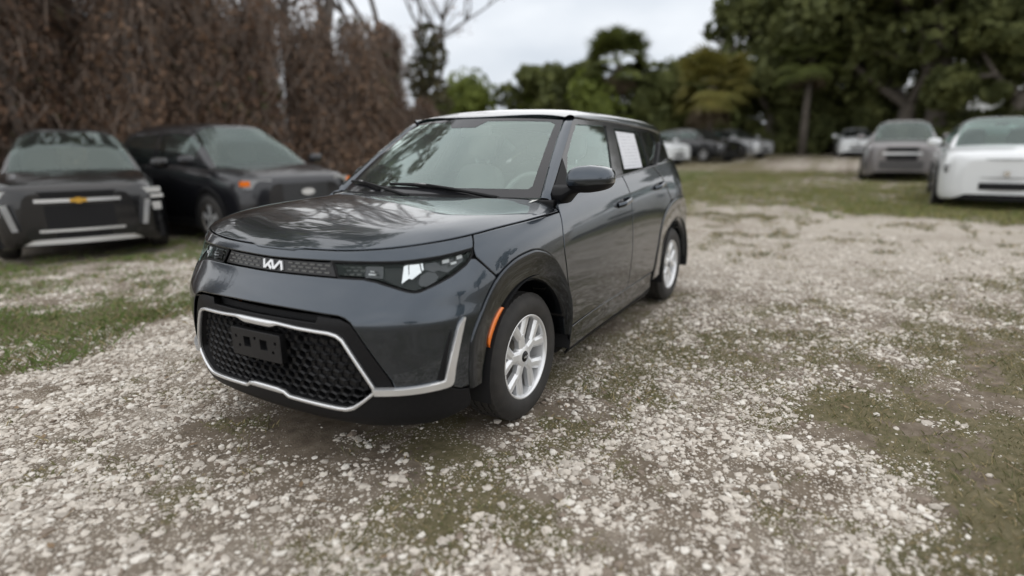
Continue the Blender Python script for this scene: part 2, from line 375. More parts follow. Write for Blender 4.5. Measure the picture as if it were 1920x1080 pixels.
def _build_L():
    b = np.array([(c[0], c[1]) for c in COLS]); ku = np.concatenate([[0], np.cumsum(np.linalg.norm(np.diff(b, axis=0), axis=1))])
    P = np.zeros((len(COLS), len(VR), 3))
    for i, (x, y, a, zt, D) in enumerate(COLS):
        a = math.radians(a)
        for j, v in enumerate(VR):
            z = v if v <= .64 else .64 + (v - .64) / .29 * (zt - .64)
            P[i, j] = (x + D[j] * math.cos(a), y + D[j] * math.sin(a), z)
    # mirrored ghost columns give a smooth centre line
    n = 2; kk = np.concatenate([-ku[n:0:-1], ku, 2 * ku[-1] - ku[-2:-2-n:-1]])
    PP = np.concatenate([P[n:0:-1] * [1, -1, 1], P, P[-2:-2-n:-1] * [1, -1, 1]])
    def f(q):
        A = spl_matrix(kk, np.abs(q[:, 0])); B = spl_matrix(VR, q[:, 1])
        r = np.einsum('nc,crk,nr->nk', A, PP, B, optimize=True)
        r[:, 1] *= np.where(q[:, 0] < 0, -1, 1); return r
    return Surf(f), ku
SL, KU = _build_L()                      # lower body: u along the plan outline from the front centre, v nominal height
def u_of_x(x):                           # u of a point on the flank
    bx = np.array([c[0] for c in COLS]); return float(np.interp(-x, -bx, KU))

# hood: height field through the shut line and a few crown points
def shut_v(u): return .929 - .022 * np.clip((np.abs(u) - 1.2) / .6, 0, 1.2)**1.5
_uh = np.linspace(0, 1.93, 27); _sh = SL.pos(np.stack([_uh, shut_v(_uh)], 1)); _sn = SL.nrm(np.stack([_uh, shut_v(_uh) - .01], 1))
_HP = list(map(tuple, _sh))
for p_, n_ in zip(_sh, _sn):             # a ring 6 cm inside the shut line carries on the slope of the flank
    m_ = n_[:2] / (np.linalg.norm(n_[:2]) + 1e-9)
    fr_ = abs(m_[0])
    for d_, h_, g_ in ((.06, .027, .028), (.15, .044, .058)):
        _HP.append((p_[0] - m_[0] * d_, p_[1] - m_[1] * d_, p_[2] + h_ * (1 - fr_**2) + g_ * fr_**2))
_HP += [(.40, 0, 1.031), (.10, 0, 1.069), (-.17, 0, 1.087), (.40, .3, 1.029), (.10, .3, 1.067), (-.17, .3, 1.085), (.1, .52, 1.061), (-.2, .52, 1.077), (-.33, .64, 1.075), (-.42, .3, 1.095), (-.42, 0, 1.097)]
_HP = np.array([(x, y, z) for x, y, z in _HP] + [(x, -y, z) for x, y, z in _HP if y > 1e-3])
_keep = []
for i_, p_ in enumerate(_HP):
    if all(np.hypot(*(p_[:2] - _HP[k_][:2])) > .03 for k_ in _keep): _keep.append(i_)
_HP = _HP[_keep]
def rbf(P, z, smooth=0.0):
    d = np.linalg.norm(P[:, None] - P[None], axis=2); n = len(P)
    A = np.zeros((n + 3, n + 3)); A[:n, :n] = d**3 + smooth * np.eye(n); A[:n, n] = 1; A[:n, n+1:] = P; A[n:, :n] = A[:n, n:].T
    w = np.linalg.solve(A, np.concatenate([z, [0, 0, 0]]))
    def f(q):
        d = np.linalg.norm(q[:, None] - P[None], axis=2)
        return d**3 @ w[:n] + w[n] + q @ w[n+1:]
    return f
_hf = rbf(_HP[:, :2], _HP[:, 2], 6e-4)
SH = Surf(lambda q: np.concatenate([q, _hf(q)[:, None]], 1))       # hood: q = (x, y)

def _roof(q):
    x, y = q[:, 0], np.abs(q[:, 1])
    zc = spline([-3.4, -3.1, -2.6, -2.0, -1.5, -1.1, -.90, -.77, -.60], [1.475, 1.522, 1.565, 1.588, 1.593, 1.578, 1.552, 1.517, 1.44], x)
    w = np.interp(x, [-3.4, -2.6, -1.0], [.56, .60, .60])
    r = y / w
    return np.stack([x, q[:, 1], zc - .028 * r**2 - .03 * np.clip(r, 0, 1.6)**6], 1)
SR = Surf(_roof)                                                     # roof: q = (x, y)

_GX = [-3.5, -3.1, -2.6, -1.9, -1.2, -.5, .1]; _GY = [.56, .66, .745, .772, .777, .773, .765]
def _green(q):
    x, z = q[:, 0], q[:, 1]
    yb = spline(_GX, _GY, x)
    t = z - 1.06
    lean = .30 * t + .14 * np.clip(t, 0, 1)**2
    return np.stack([x, yb - lean, z], 1)
SG = Surf(_green, -1)                                                # greenhouse side: q = (x, z)

WH = .76                                                             # slant length of the windscreen
def _screen(q):
    s = q[:, 1] / WH; w = .715 + (.565 - .715) * s; r = q[:, 0] / w
    x = -.165 - .165 * r**2 + s * (-.645 + .085 * r**2)
    z = 1.078 - .006 * r**2 + s * (.462 - .052 * r**2) + .03 * s * (1 - s) * 2
    return np.stack([x, q[:, 0], z], 1)
SW = Surf(_screen)                                               # windscreen: q = (y, slant)
# ---------------------------------------------------------------- the main car
CAR = empty('compact_car', (0, 0, 0))
tag(CAR, 'dark grey metallic boxy hatchback with silver alloy wheels parked on the gravel', 'car')
def part(name, geo, m, parent=None, smooth=True): 
    mb = MB()
    for g in (geo if isinstance(geo, list) else [geo]): mb.add(*g)
    return mb.build(name, m, parent or CAR, smooth)
def pair(name, surf, poly, m, parent=None, **k):
    """the same part on both flanks"""
    a = part(name, panel(surf, poly, **k), m, parent); b = part(name, panel(surf, poly, mirror=True, **k), m, parent); return a, b

# --- outlines on the lower body (u, v), traced for the left half
LAMP_TOP = [(0, .885), (.199, .887), (.342, .888), (.518, .885), (.712, .879), (.803, .879), (.892, .880), (.986, .883), (1.062, .886)]
LAMP_BOT = [(0, .828), (.173, .829), (.352, .828), (.523, .825), (.588, .816), (.664, .798), (.732, .780), (.758, .775), (.785, .776), (.841, .790), (.931, .814), (1.006, .840), (1.033, .855)]
ARCH = [(.978, .36), (.972, .43), (.975, .52), (.983, .58), (1.012, .64), (1.069, .708), (1.155, .772), (1.273, .808), (1.40, .819), (1.507, .812), (1.619, .775), (1.725, .703), (1.815, .608), (1.865, .504), (1.895, .40), (1.905, .33)]
ARCH_S = smooth_line(ARCH, 5)
RARCH = [(3.40, .33), (3.41, .44), (3.425, .57), (3.468, .67), (3.558, .728), (3.686, .766), (3.84, .785), (4.05, .788), (4.28, .775), (4.45, .735), (4.56, .66), (4.61, .55), (4.62, .44), (4.62, .33)]
RARCH_S = smooth_line(RARCH, 5)
def shut(u0, u1, n=24): 
    u = np.linspace(u0, u1, n); return list(zip(u, shut_v(u)))
DOOR_F = [(1.905, .375), (1.86, .52), (1.80, .66), (1.778, .76), (1.785, .83), (1.80, .875), (1.805, .905)]     # rear edge of the fender / front door edge
DOOR_M = [(2.83, .385), (2.832, .60), (2.845, .72), (2.85, .82), (2.845, .88), (2.80, .94)]
# upper strip above the lamps
up_top = shut(0, 1.088, 26); up_bot = LAMP_TOP[::-1]
part('upper_fascia', panel(SL, mirror_line(up_top + [(1.075, .905)] + up_bot), d=.022, depth=.02), M_PAINT)
# painted bumper skin: nose and corners
i0 = next(i for i, p in enumerate(ARCH_S) if p[1] > .775)
seam = [(1.035, .857), (1.058, .855), (1.10, .82), (1.150, .778)]
NOSE = [(.882, .392), (.72, .389), (.66, .398), (.648, .445), (.575, .56), (.52, .645), (.494, .677), (.47, .690), (.44, .697), (.30, .703), (.15, .706), (0, .707)]
bump = LAMP_BOT[:-1] + seam + [tuple(p) for p in ARCH_S[:i0][::-1] if p[1] > .36] + [(.93, .37)] + NOSE
part('front_bumper', panel(SL, mirror_line(bump), d=.02, depth=.03), M_PAINT)
# fender
seamr = [(1.150, .778), (1.10, .82), (1.061, .857), (1.064, .886), (1.078, .905), (1.090, .925)]
fi = [tuple(p) for p in ARCH_S[i0:] if p[1] > .40 or p[0] < 1.8]
fend = seamr + shut(1.095, 1.803, 18) + DOOR_F[::-1][1:-1] + fi[::-1]
FEND = fend
pair('fender', SL, fend, M_PAINT, d=.025)
# doors
belt_v = .945
fd = DOOR_F + [(1.81, .93), (1.85, belt_v), (2.80, belt_v)] + DOOR_M[::-1]
rd = [tuple(p) for p in DOOR_M] + [(2.80, belt_v), (3.45, belt_v), (3.585, .90), (3.70, .83), (3.775, .787)] + [tuple(p) for p in RARCH_S[::-1] if p[0] < 3.72 and p[1] > .40] + [(3.40, .395)]
doors = {}
for nm, pl in (('front_door', fd), ('rear_door', rd)):
    doors[nm] = pair(nm, SL, pl, M_PAINT, d=.03)
# rear quarter, tailgate, rear bumper
qu = [(3.775, .787), (3.70, .83), (3.585, .90), (3.45, belt_v), (3.6, .945), (4.60, .945), (4.72, .80), (4.72, .60)] + [tuple(p) for p in RARCH_S[::-1] if p[0] > 3.79 and p[1] > .36]
pair('quarter_panel', SL, qu, M_PAINT, d=.035)
UE = KU[-1]
tg = [(4.73, .60), (4.73, .80), (4.61, .945), (UE, .945), (UE, .60)]
tgf = np.concatenate([np.array(tg), np.array([(2*UE - a, b) for a, b in tg[::-1]])[1:-1]])
class Rear(Surf):
    def __init__(s): s.sign = 1; s.f = lambda q: SL.f(np.stack([np.where(q[:, 0] > UE, 2*UE - q[:, 0], q[:, 0]), q[:, 1]], 1)) * np.stack([np.ones(len(q)), np.where(q[:, 0] > UE, -1, 1), np.ones(len(q))], 1)
SLR = Rear()
part('tailgate', panel(SLR, tgf, d=.05), M_PAINT)
rb = [tuple(p) for p in RARCH_S if p[0] > 4.5] [::-1]
rbh = [(4.64, .30), (4.64, .595), (UE, .595), (UE, .22), (4.8, .22)]
rbf = np.concatenate([np.array(rbh), np.array([(2*UE - a, b) for a, b in rbh[::-1]])])
part('rear_bumper', panel(SLR, rbf, d=.05), M_BLACK)
# sill
sill = [(1.92, .235), (1.90, .37), (2.4, .384), (3.38, .39), (3.38, .27), (3.2, .25)]
pair('sill_panel', SL, sill, M_PAINT, d=.04)
under = [(1.93, .19), (1.92, .232), (3.2, .247), (3.37, .262), (3.37, .19)]
pair('sill_skirt', SL, under, M_BLACK, d=.05)

# --- wheel arches: a flare that turns in towards the tyre
def arch_part(line, cx, z0, ri):
    pts = np.asarray(line); P0 = SL.off(pts, .004); n = len(pts); rows = []
    ang = np.arctan2(P0[:, 2] - .318, P0[:, 0] - cx)
    low = P0[:, 2] < .30
    inner = np.stack([cx + ri * np.cos(ang), np.full(n, .838), .318 + ri * np.sin(ang)], 1)
    side = np.sign(P0[:, 0] - cx)
    dn = P0[:, 2] < .45                                          # below the hub line the flare runs straight down
    inner[dn, 0] = cx + side[dn] * np.interp(P0[dn, 2], [.25, .45], [ri + .03, math.sqrt(ri**2 - .132**2) + .012]); inner[dn, 2] = P0[dn, 2]
    out = SL.nrm(pts)
    for t, bulge in ((0, -.012), (.0, .0), (.03, .005), (.10, .007), (.3, .007), (.55, .005), (.8, .001), (.95, -.004), (1, -.012), (1.03, -.05), (1.05, -.12)):
        rows.append(P0 + (inner - P0) * t + np.array([0, 1, 0]) * bulge)
    return np.stack(rows)
for s in (1, -1):
    for line, cx, ri in ((ARCH_S, 0.03, .392), (RARCH_S, -2.6, .385)):
        mb = MB(); G = arch_part(line, cx, 0, ri) * [1, s, 1]; mb.grid(G, flip=(s < 0)); a = mb.build('wheel_arch', M_ARCH, CAR); sharp(a, 50)

# --- wheel housings, underbody, backing behind the shut lines
for s in (1, -1):
    for cx in (0., -2.6):
        mb = MB(); A = np.linspace(R(-12), R(192), 30); P = []
        for y in (.85, .80, .55, .50): P.append(np.stack([cx + .41 * np.cos(A), np.full(30, y * s), .325 + .41 * np.sin(A)], 1))
        P.append(np.stack([cx + .02 * np.cos(A), np.full(30, .50 * s), .325 + .02 * np.sin(A)], 1)); mb.grid(np.array(P), flip=(s < 0)); mb.build('wheel_housing', M_DARK, CAR)
mb = MB(); mb.box((-1.3, 0, .27), (1.75, 1.50, .16)); mb.box((.1, 0, .30), (1.2, .98, .16)); mb.box((-2.65, 0, .33), (.95, .98, .2)); mb.box((-3.1, 0, .33), (.3, 1.2, .2)); mb.box((.56, 0, .30), (.3, 1.2, .16))
mb.box((.30, 0, .62), (.5, .98, .45)); mb.box((-.02, 0, .8), (.3, 1.0, .3))
mb.build('underbody', M_DARK, CAR, smooth=False)
mb = MB()
for line in (shut(0, 1.81, 50), [(1.06, .857), (1.10, .82), (1.15, .778)], [(1.061, .857), (1.064, .886), (1.09, .925)], DOOR_F, DOOR_M, [(1.90, .378), (2.4, .388), (3.4, .394)], [(3.45, belt_v), (3.585, .90), (3.70, .83), (3.775, .787)], [(4.725, .55), (4.725, .80), (4.6, .94)]):
    ln = resample(np.array(line, float), .04, False)
    for s in (False, True): mb = MB(); mb.add(*ribbon(SL, ln, .05, .004, -.022, mirror=s)); mb.build('seam_backing', M_DARK, CAR)

# --- hood
half = [(x, y) for x, y, z in SL.off(np.array(shut(0, 1.80, 60)), -.001)]
notch = np.array(half); c = np.abs(notch[:, 1]); notch[:, 0] += .014 * np.clip((.16 - c) / .04, 0, 1)       # the hood lip dips at the badge
rear = [(-.345, .755), (-.335, .705), (-.27, .63), (-.20, .53), (-.14, .42), (-.095, .28), (-.072, .12), (-.068, 0)]
hp = np.concatenate([notch, rear]); full = np.concatenate([hp, (hp[::-1] * [1, -1])[1:-1]])
part('hood', panel(SH, full, d=.03, depth=.02, off=.001), M_PAINT)
# --- windscreen, roof
def wtop(y): return .697 + .078 * (np.abs(y) / .56)**2
ys = np.linspace(.565, -.565, 31)
wpoly = [(-.708, .0), (.708, .0)] + [(.700, .05)] + [(y, wtop(y)) for y in ys] + [(-.700, .05)]
WS = part('windscreen', panel(SW, wpoly, d=.04, gap=0, lip=.003, depth=.006), M_GLASS)
inner_w = [(-.635, .062), (.635, .062)] + [(y * .955, wtop(y) - .030) for y in ys]
k = len(inner_w)
# black printed border: a little under the glass, with the camera patch at the top
inn = [(-.625, .066), (.0, .058), (.625, .066), (.64, .09), (.538, .71)] + [(y, wtop(y) - .032) for y in np.linspace(.5, .13, 8)] + [(.08, wtop(0) - .10), (-.10, wtop(0) - .10), (-.15, wtop(0) - .035)] + [(y, wtop(y) - .032) for y in np.linspace(-.2, -.5, 6)] + [(-.538, .71), (-.64, .09)]
part('windscreen_border', panel(SW, wpoly, d=.04, gap=.001, lip=.001, depth=.001, off=.0012, drop=.0003, holes=[inn]), M_FRIT, WS)
def rfront(y): return SW.pos(np.stack([y, wtop(y) + .012], 1))[:, 0]
yy = np.linspace(-.568, .568, 25); rp = [(x, y) for x, y in zip(rfront(yy), yy)]
redge = [(-1.15, .575), (-1.6, .580), (-2.1, .574), (-2.5, .556), (-2.8, .53), (-2.98, .50)]
rback = [(-3.02, .4), (-3.04, .2), (-3.05, 0)]
rpoly = rp + redge + rback + [(x, -y) for x, y in rback[::-1][1:]] + [(x, -y) for x, y in redge[::-1]]
ROOF = part('roof', panel(SR, rpoly, d=.04, depth=.03), M_PAINT)
# --- greenhouse sides
GUT = [(-.955, 1.499), (-1.2, 1.496), (-1.528, 1.494), (-2.19, 1.477), (-2.55, 1.464), (-2.80, 1.450)]
APO = [(-.342, 1.092), (-.48, 1.192), (-.618, 1.292), (-.79, 1.408), (-.90, 1.484), (-.955, 1.503)]
BELT = [(-.36, 1.072), (-.52, 1.095), (-.90, 1.108), (-1.24, 1.121), (-1.467, 1.129), (-2.0, 1.150), (-2.18, 1.168), (-2.294, 1.200), (-2.40, 1.255), (-2.63, 1.363)]
fwin = [(-.945, 1.466), (-1.435, 1.471), (-1.42, 1.452), (-1.275, 1.152), (-1.25, 1.142), (-.585, 1.128), (-.575, 1.15), (-.685, 1.292), (-.84, 1.402)]
rwin = [(-1.565, 1.461), (-2.10, 1.451), (-2.125, 1.438), (-2.10, 1.195), (-2.06, 1.172), (-1.49, 1.150), (-1.475, 1.165)]
qwin = [(-2.175, 1.447), (-2.47, 1.441), (-2.52, 1.366), (-2.31, 1.258), (-2.16, 1.225)]
frame = [(-.35, 1.066)] + APO + GUT[1:] + [(-2.83, 1.375), (-2.63, 1.363)] + BELT[::-1][1:]
for s in (False, True):
    part('window_frame', panel(SG, frame, d=.04, gap=.001, depth=.02, holes=[fwin, rwin, qwin], mirror=s, off=-.002), M_FRAME)
    for w, m, nm in ((fwin, M_GLASS_SIDE, 'front_window'), (rwin, M_GLASS_DARK, 'rear_window'), (qwin, M_GLASS_DARK, 'quarter_window')):
        part(nm, panel(SG, w, d=.05, gap=-.006, depth=.004, off=-.009, mirror=s), m)
    # belt moulding that kicks up at the rear pillar
    bl = smooth_line(np.array(BELT[5:]) - [0, .004], 5)
    part('pillar_moulding', ribbon(SG, bl, .026, .012, .004, mirror=s), M_BLACK)
    n_ = 30; bx = np.linspace(-.40, -2.15, n_); bz = np.interp(-bx, [-p[0] for p in BELT], [p[1] for p in BELT])
    lo = SL.off(np.stack([np.array([u_of_x(x) for x in bx]), np.full(n_, .943)], 1), -.001); hi = SG.off(np.stack([bx, bz + .012], 1), .002)
    nl = np.array([0, .35, 1.]) / 1.06; rows = [lo - [0, .004, .012], lo, lo + [0, -.006, .006], (lo * .6 + hi * .4) + nl * .008, (lo * .3 + hi * .7) + nl * .007, hi, hi - [0, .012, 0]]
    mb = MB(); mb.grid(np.array(rows) * ([1, -1, 1] if s else [1, 1, 1]), flip=not s); sharp(mb.build('belt_moulding', mat('moulding_grey', (.035, .035, .037), .35), CAR), 50)
    # painted pillar behind the windows, under the moulding
    cp = [(-2.05, 1.125), (-2.20, 1.140), (-2.31, 1.178), (-2.42, 1.235), (-2.645, 1.345), (-2.84, 1.36), (-2.85, 1.455), (-2.95, 1.445), (-3.04, 1.30), (-3.08, 1.16), (-3.05, 1.09), (-2.4, 1.09)]
    part('rear_pillar', panel(SG, cp, d=.04, gap=.002, mirror=s, off=.0), M_PAINT)
    ex = np.linspace(-2.12, -3.06, 20); lo = SL.off(np.stack([np.array([u_of_x(x) for x in ex]), np.full(20, .943)], 1), -.0); hi = SG.off(np.stack([ex, np.full(20, 1.20)], 1), .001)
    mb = MB(); mb.grid(np.array([lo - [0, 0, .01], lo, lo * .6 + hi * .4 + [0, .006, .004], lo * .25 + hi * .75 + [0, .004, 0], hi]) * ([1, -1, 1] if s else [1, 1, 1]), flip=not s); mb.build('pillar_shoulder', M_PAINT, CAR)
    # painted strip between the windscreen and the door frame
    t = np.linspace(0, 1, 24); a = np.stack([np.interp(t, [0, 1], [.706, .566]), np.interp(t, [0, 1], [.004, .772])], 1)
    ap = smooth_line(np.array([(-.338, 1.066)] + APO), 4); L_ = np.concatenate([[0], np.cumsum(np.linalg.norm(np.diff(ap, axis=0), axis=1))]); L_ /= L_[-1]
    b = np.stack([np.interp(t, L_, ap[:, 0]), np.interp(t, L_, ap[:, 1])], 1)
    pa, pb = SW.off(a, -.002), SG.off(b, -.0); na = SW.nrm(a); nb = SG.nrm(b); rows = []
    for w in np.linspace(0, 1, 8):
        bul = (na * (1 - w) + nb * w); rows.append(pa * (1 - w) + pb * w + bul * (.007 * math.sin(math.pi * w)))
    G = np.array([pa - na * .015] + rows + [pb - nb * .015]) * ([1, -1, 1] if s else [1, 1, 1])
    mb = MB(); mb.grid(G, flip=s); sharp(mb.build('front_pillar', M_PAINT, CAR), 60)
    # roof rail strip between roof skin and window frame
    re = np.array([(rfront(np.array([.568]))[0], .571)] + redge); re = smooth_line(re, 5); gu = smooth_line(np.array([(-.945, 1.505)] + GUT[1:] + [(-2.95, 1.448)]), 5)
    nn = 40; tt = np.linspace(0, 1, nn)
    def along(p): l = np.concatenate([[0], np.cumsum(np.linalg.norm(np.diff(p, axis=0), axis=1))]); l /= l[-1]; return np.stack([np.interp(tt, l, p[:, 0]), np.interp(tt, l, p[:, 1])], 1)
    ra, ga = along(re), along(gu); pr, pg = SR.off(ra, -.001), SG.off(ga, .0); nr, ng = SR.nrm(ra), SG.nrm(ga); rows = [pr - nr * .012, pr - nr * .003]
    for w in np.linspace(.06, 1, 9):
        bul = nr * (1 - w) + ng * w; rows.append(pr * (1 - w) + pg * w + bul * .021 * math.sin(math.pi * w) ** .8)
    rows.append(pg - ng * .015)
    mb = MB(); mb.grid(np.array(rows) * ([1, -1, 1] if s else [1, 1, 1]), flip=not s); sharp(mb.build('roof_rail', M_PAINT, CAR), 60)
# rear window
mb = MB(); rr = []
for y in np.linspace(-.56, .56, 15):
    top = np.array([-3.03 + .05 * (y / .56)**2 * 2, y * .93, 1.485 - .03 * (y/.56)**2]); bot = np.array([-3.24 + .07 * (y / .56)**2, y * 1.05, 1.17])
    rr.append([top * (1 - w) + bot * w + np.array([-.02 * math.sin(math.pi * w), 0, 0]) for w in np.linspace(0, 1, 6)])
mb.grid(np.array(rr)); mb.build('back_window', M_GLASS_DARK, CAR)
# ---------------------------------------------------------------- front end details
def uvpoly(P): return np.asarray(P, float)
# centre band between the lamps
BD = .352
band = [(u, v) for u, v in LAMP_TOP if u < BD] + [(BD - .012, .888), (BD + .022, .828)] + [(u, v) for u, v in LAMP_BOT[::-1] if u < BD - .01]
BAND = part('grille_band', panel(SL, mirror_line(band), d=.03, gap=.002, off=-.012, depth=.02), M_GLOSSBLACK)
mb = MB()
tiles = []
for r_, (v, o) in enumerate(((.872, 0), (.858, .5), (.844, 0))):
    for i in range(6):
        u = .105 + (i + o) * .043
        if u < .325: tiles.append((u, v, .026 if r_ != 1 else .030))
M_TILE = mat('grey_tile', (.10, .10, .095), .4, .2)
for u, v, w in tiles:
    q = np.array([(u - w/2, v - .003), (u + w/2, v - .003), (u + w/2, v + .003), (u - w/2, v + .003)])
    for s in (1, -1):
        a = SL.off(q * [s, 1], -.0125); b = SL.off(q * [s, 1], -.0095)
        mb.add(np.concatenate([a, b]), [(4, 5, 6, 7), (0, 1, 5, 4), (1, 2, 6, 5), (2, 3, 7, 6), (3, 0, 4, 7)])
t_ = mb.build('band_tiles', M_TILE, BAND, smooth=False); t_['kind'] = 'stuff'
# badge on the band: thick strokes
def stroke(mb, surf, pts, th, c, sx, sz, off, h):
    P = np.asarray(pts, float) * [sx, sz] + c; n = len(P); t = np.gradient(P, axis=0); t /= np.linalg.norm(t, axis=1)[:, None]; nn = np.stack([-t[:, 1], t[:, 0]], 1)
    for i in range(n - 1):
        q = np.array([P[i] + nn[i]*th/2, P[i] - nn[i]*th/2, P[i+1] - nn[i+1]*th/2, P[i+1] + nn[i+1]*th/2])
        a = surf.off(q, off); b = surf.off(q, off + h); mb.add(np.concatenate([a, b]), [(4, 5, 6, 7), (0, 1, 5, 4), (1, 2, 6, 5), (2, 3, 7, 6), (3, 0, 4, 7)])
mb = MB(); lw, lh = .128, .034; c0 = np.array([-.064, .840])
for k_, pl in enumerate((((.01, 1.05), (.075, -.02)), ((.10, .06), (.40, 1.0)), ((.255, .50), (.44, -.02)), ((.425, 1.02), (.56, -.02)), ((.575, .04), (.86, 1.0)), ((.90, 1.02), (.985, -.06)))):
    stroke(mb, SL, pl, .0115, c0, lw, lh, -.012, .006 + .0002 * k_)
mb.build('badge', M_EMBLEM, CAR, smooth=False)

# head lamps: lens over a dark housing with reflector pieces
lampo = [(BD + .012 - .012, .888)] + [(u, v) for u, v in LAMP_TOP if u > BD + .02] + [(1.055, .872)] + LAMP_BOT[::-1]
lampo = [p for p in lampo if p[0] >= BD - .02]
lamp = [(BD, .887), (.518, .885), (.712, .879), (.803, .879), (.892, .880), (.986, .883), (1.060, .886), (1.055, .872), (1.033, .855), (1.006, .840), (.931, .814), (.841, .790), (.785, .776), (.758, .775), (.732, .780), (.664, .798), (.588, .816), (.523, .825), (BD + .034, .828)]
def plate(mb, q, off, h, s, m=0, offs=None):
    q = np.asarray(q, float) * [s, 1]
    if s < 0: q = q[::-1]
    a = SL.off(q, off - h); b = SL.off(q, off if offs is None else np.asarray(offs)[::s]); n = len(q)
    mb.add(np.concatenate([a, b]), [tuple(range(n, 2*n))] + [(i, (i+1) % n, n + (i+1) % n, n + i) for i in range(n)], m=m)
M_LAMPDARK = mat('lamp_housing', (.009, .009, .010), .3, spec=.3)
M_LAMPGREY = mat('lamp_grey', (.085, .085, .09), .22, .6)
M_LAMPGLOW = mat('lamp_white_diffuser', (.82, .83, .85), .3, .0, coat=.5)
for s in (False, True):
    sg = -1 if s else 1
    V, F, N = panel(SL, lamp, d=.03, gap=.012, off=-.055, depth=.03, mirror=s); 
    H = part('headlamp', (V, F, N), M_LAMPDARK)
    w = resample(np.array(lamp), .03); w = w if area(w) > 0 else w[::-1]
    mb = MB(); Wn = len(w); a = SL.off(w * [sg, 1], -.008); b = SL.off(offset_poly(w, .010) * [sg, 1], -.075); mb.grid(np.stack([np.vstack([a, a[:1]]), np.vstack([b, b[:1]])]), flip=s); mb.build('housing_wall', M_LAMPDARK, H)
    mb = MB(); mb.add(*panel(SL, lamp, d=.03, gap=.006, off=-.004, depth=.004, mirror=s)); mb.build('lens', M_LENS, H)
    # black seal line round the lens
    mb = MB(); mb.add(*ribbon(SL, w * [sg, 1], .010, .004, -.010, closed=True)); mb.build('seal', M_BLACK, H)
    # main reflector: stepped chrome faces
    mb = MB()
    plate(mb, [(.700, .812), (.716, .868), (.738, .872), (.735, .826)], -.030, .02, sg)
    plate(mb, [(.738, .838), (.742, .872), (.795, .872), (.797, .850)], -.035, .02, sg)
    plate(mb, [(.735, .826), (.738, .837), (.797, .849), (.80, .842), (.752, .822)], -.026, .02, sg)
    plate(mb, [(.803, .846), (.802, .872), (.812, .872), (.812, .849)], -.028, .02, sg)
    mb.build('reflector', M_CHROME, H, smooth=False)
    mb = MB()
    plate(mb, [(.818, .850), (.818, .871), (.880, .872), (.905, .845), (.86, .838)], -.040, .01, sg)
    plate(mb, [(.885, .842), (.885, .870), (1.02, .877), (1.035, .862), (.985, .845), (.93, .830)], -.045, .01, sg)
    mb.build('bezel', M_LAMPGREY, H, smooth=False)
    mb = MB(); mb.add(*panel(SL, [(.775, .812), (.79, .835), (.83, .845), (.87, .838), (.885, .82), (.86, .803), (.815, .793), (.785, .798)], d=.02, gap=0, off=-.042, depth=.02, mirror=s)); mb.build('projector', M_LAMPGREY, H)
    for q in ([(.908, .861), (.910, .873), (.944, .874), (.941, .862)], [(.983, .866), (.985, .878), (1.013, .880), (1.012, .868)], [(.947, .851), (.948, .859), (.977, .861), (.976, .854)], [(.530, .842), (.533, .847), (.572, .845), (.568, .840)], [(.540, .852), (.541, .856), (.562, .855), (.560, .851)]):
        mb = MB(); plate(mb, q, -.028, .012, sg); mb.build('diffuser', M_LAMPGLOW, H, smooth=False)
    mb = MB(); plate(mb, [(.50, .834), (.50, .876), (.60, .874), (.60, .832)], -.046, .008, sg); mb.build('turn_lamp', M_LAMPGREY, H, smooth=False)
    mb = MB()
    for v, o in ((.872, 0), (.858, .5), (.844, 0)):
        for i in range(3):
            u = .385 + (i + o) * .04
            plate(mb, [(u - .013, v - .003), (u + .013, v - .003), (u + .013, v + .003), (u - .013, v + .003)], -.045, .004, sg)
    k_ = mb.build('lamp_tiles', M_TILE, H, smooth=False); k_['kind'] = 'stuff'

# lower grille opening: silver frame, cells, black surround
TRIM = [(0, .640), (.10, .640), (.115, .640), (.233, .633), (.395, .629), (.43, .622), (.455, .606), (.50, .535), (.545, .46), (.571, .414), (.571, .392), (.53, .358), (.475, .318), (.44, .306), (.40, .305), (.139, .314), (.11, .330), (0, .332)]
GR = mirror_line(TRIM)
sur = [(0, .664), (.325, .664), (.335, .692), (.44, .690), (.487, .672), (.515, .637), (.57, .553), (.642, .440), (.655, .395), (.575, .385)] + TRIM[::-1][TRIM[::-1].index((.53, .358)):]
ssur = [(0, .664), (.325, .664), (.335, .693), (.44, .691), (.487, .673), (.515, .638), (.57, .554), (.643, .441), (.655, .392), (.572, .392), (.571, .414)] + [p for p in TRIM[::-1] if p[1] > .42]
part('grille_surround', panel(SL, mirror_line(ssur), d=.03, gap=.001, off=-.010, depth=.03), M_BLACK)
mb = MB(); mb.add(*panel(SL, mirror_line([(0, .70), (.36, .70), (.36, .655), (0, .655)]), d=.04, gap=0, off=-.055, depth=.01)); mb.build('intake_slot', M_DARK, CAR)
# the frame: ribbon of changing width
gr = np.array(TRIM); lin = resample(gr, .02, False)
def trim_w(u, v): return .013 + (.016 if abs(u) < .11 and v > .6 else 0) + (.012 if v < .35 and abs(u) < .105 else 0) + (.004 if v < .33 else 0)
fullr = mirror_line(lin)
wv = np.array([trim_w(u, v) for u, v in fullr]); wv = (wv + np.roll(wv, 1) + np.roll(wv, -1)) / 3
sh_ = fullr.copy(); sh_[:, 1] -= np.where(fullr[:, 1] > .5, (wv - .013) * .5, 0); sh_[:, 1] += np.where(fullr[:, 1] < .35, (wv - .015) * .3, 0)
part('grille_frame', ribbon(SL, sh_, wv, .010, -.006, closed=True), M_SILVER); sharp(CAR.children[-1], 40)
# inner wall of the opening
o_ = resample(GR, .03); o_ = o_ if area(o_) > 0 else o_[::-1]
mb = MB(); a = SL.off(o_, -.005); b = SL.off(offset_poly(o_, .012), -.06); mb.grid(np.stack([np.vstack([a, a[:1]]), np.vstack([b, b[:1]])])); mb.build('grille_wall', M_BLACK, CAR)
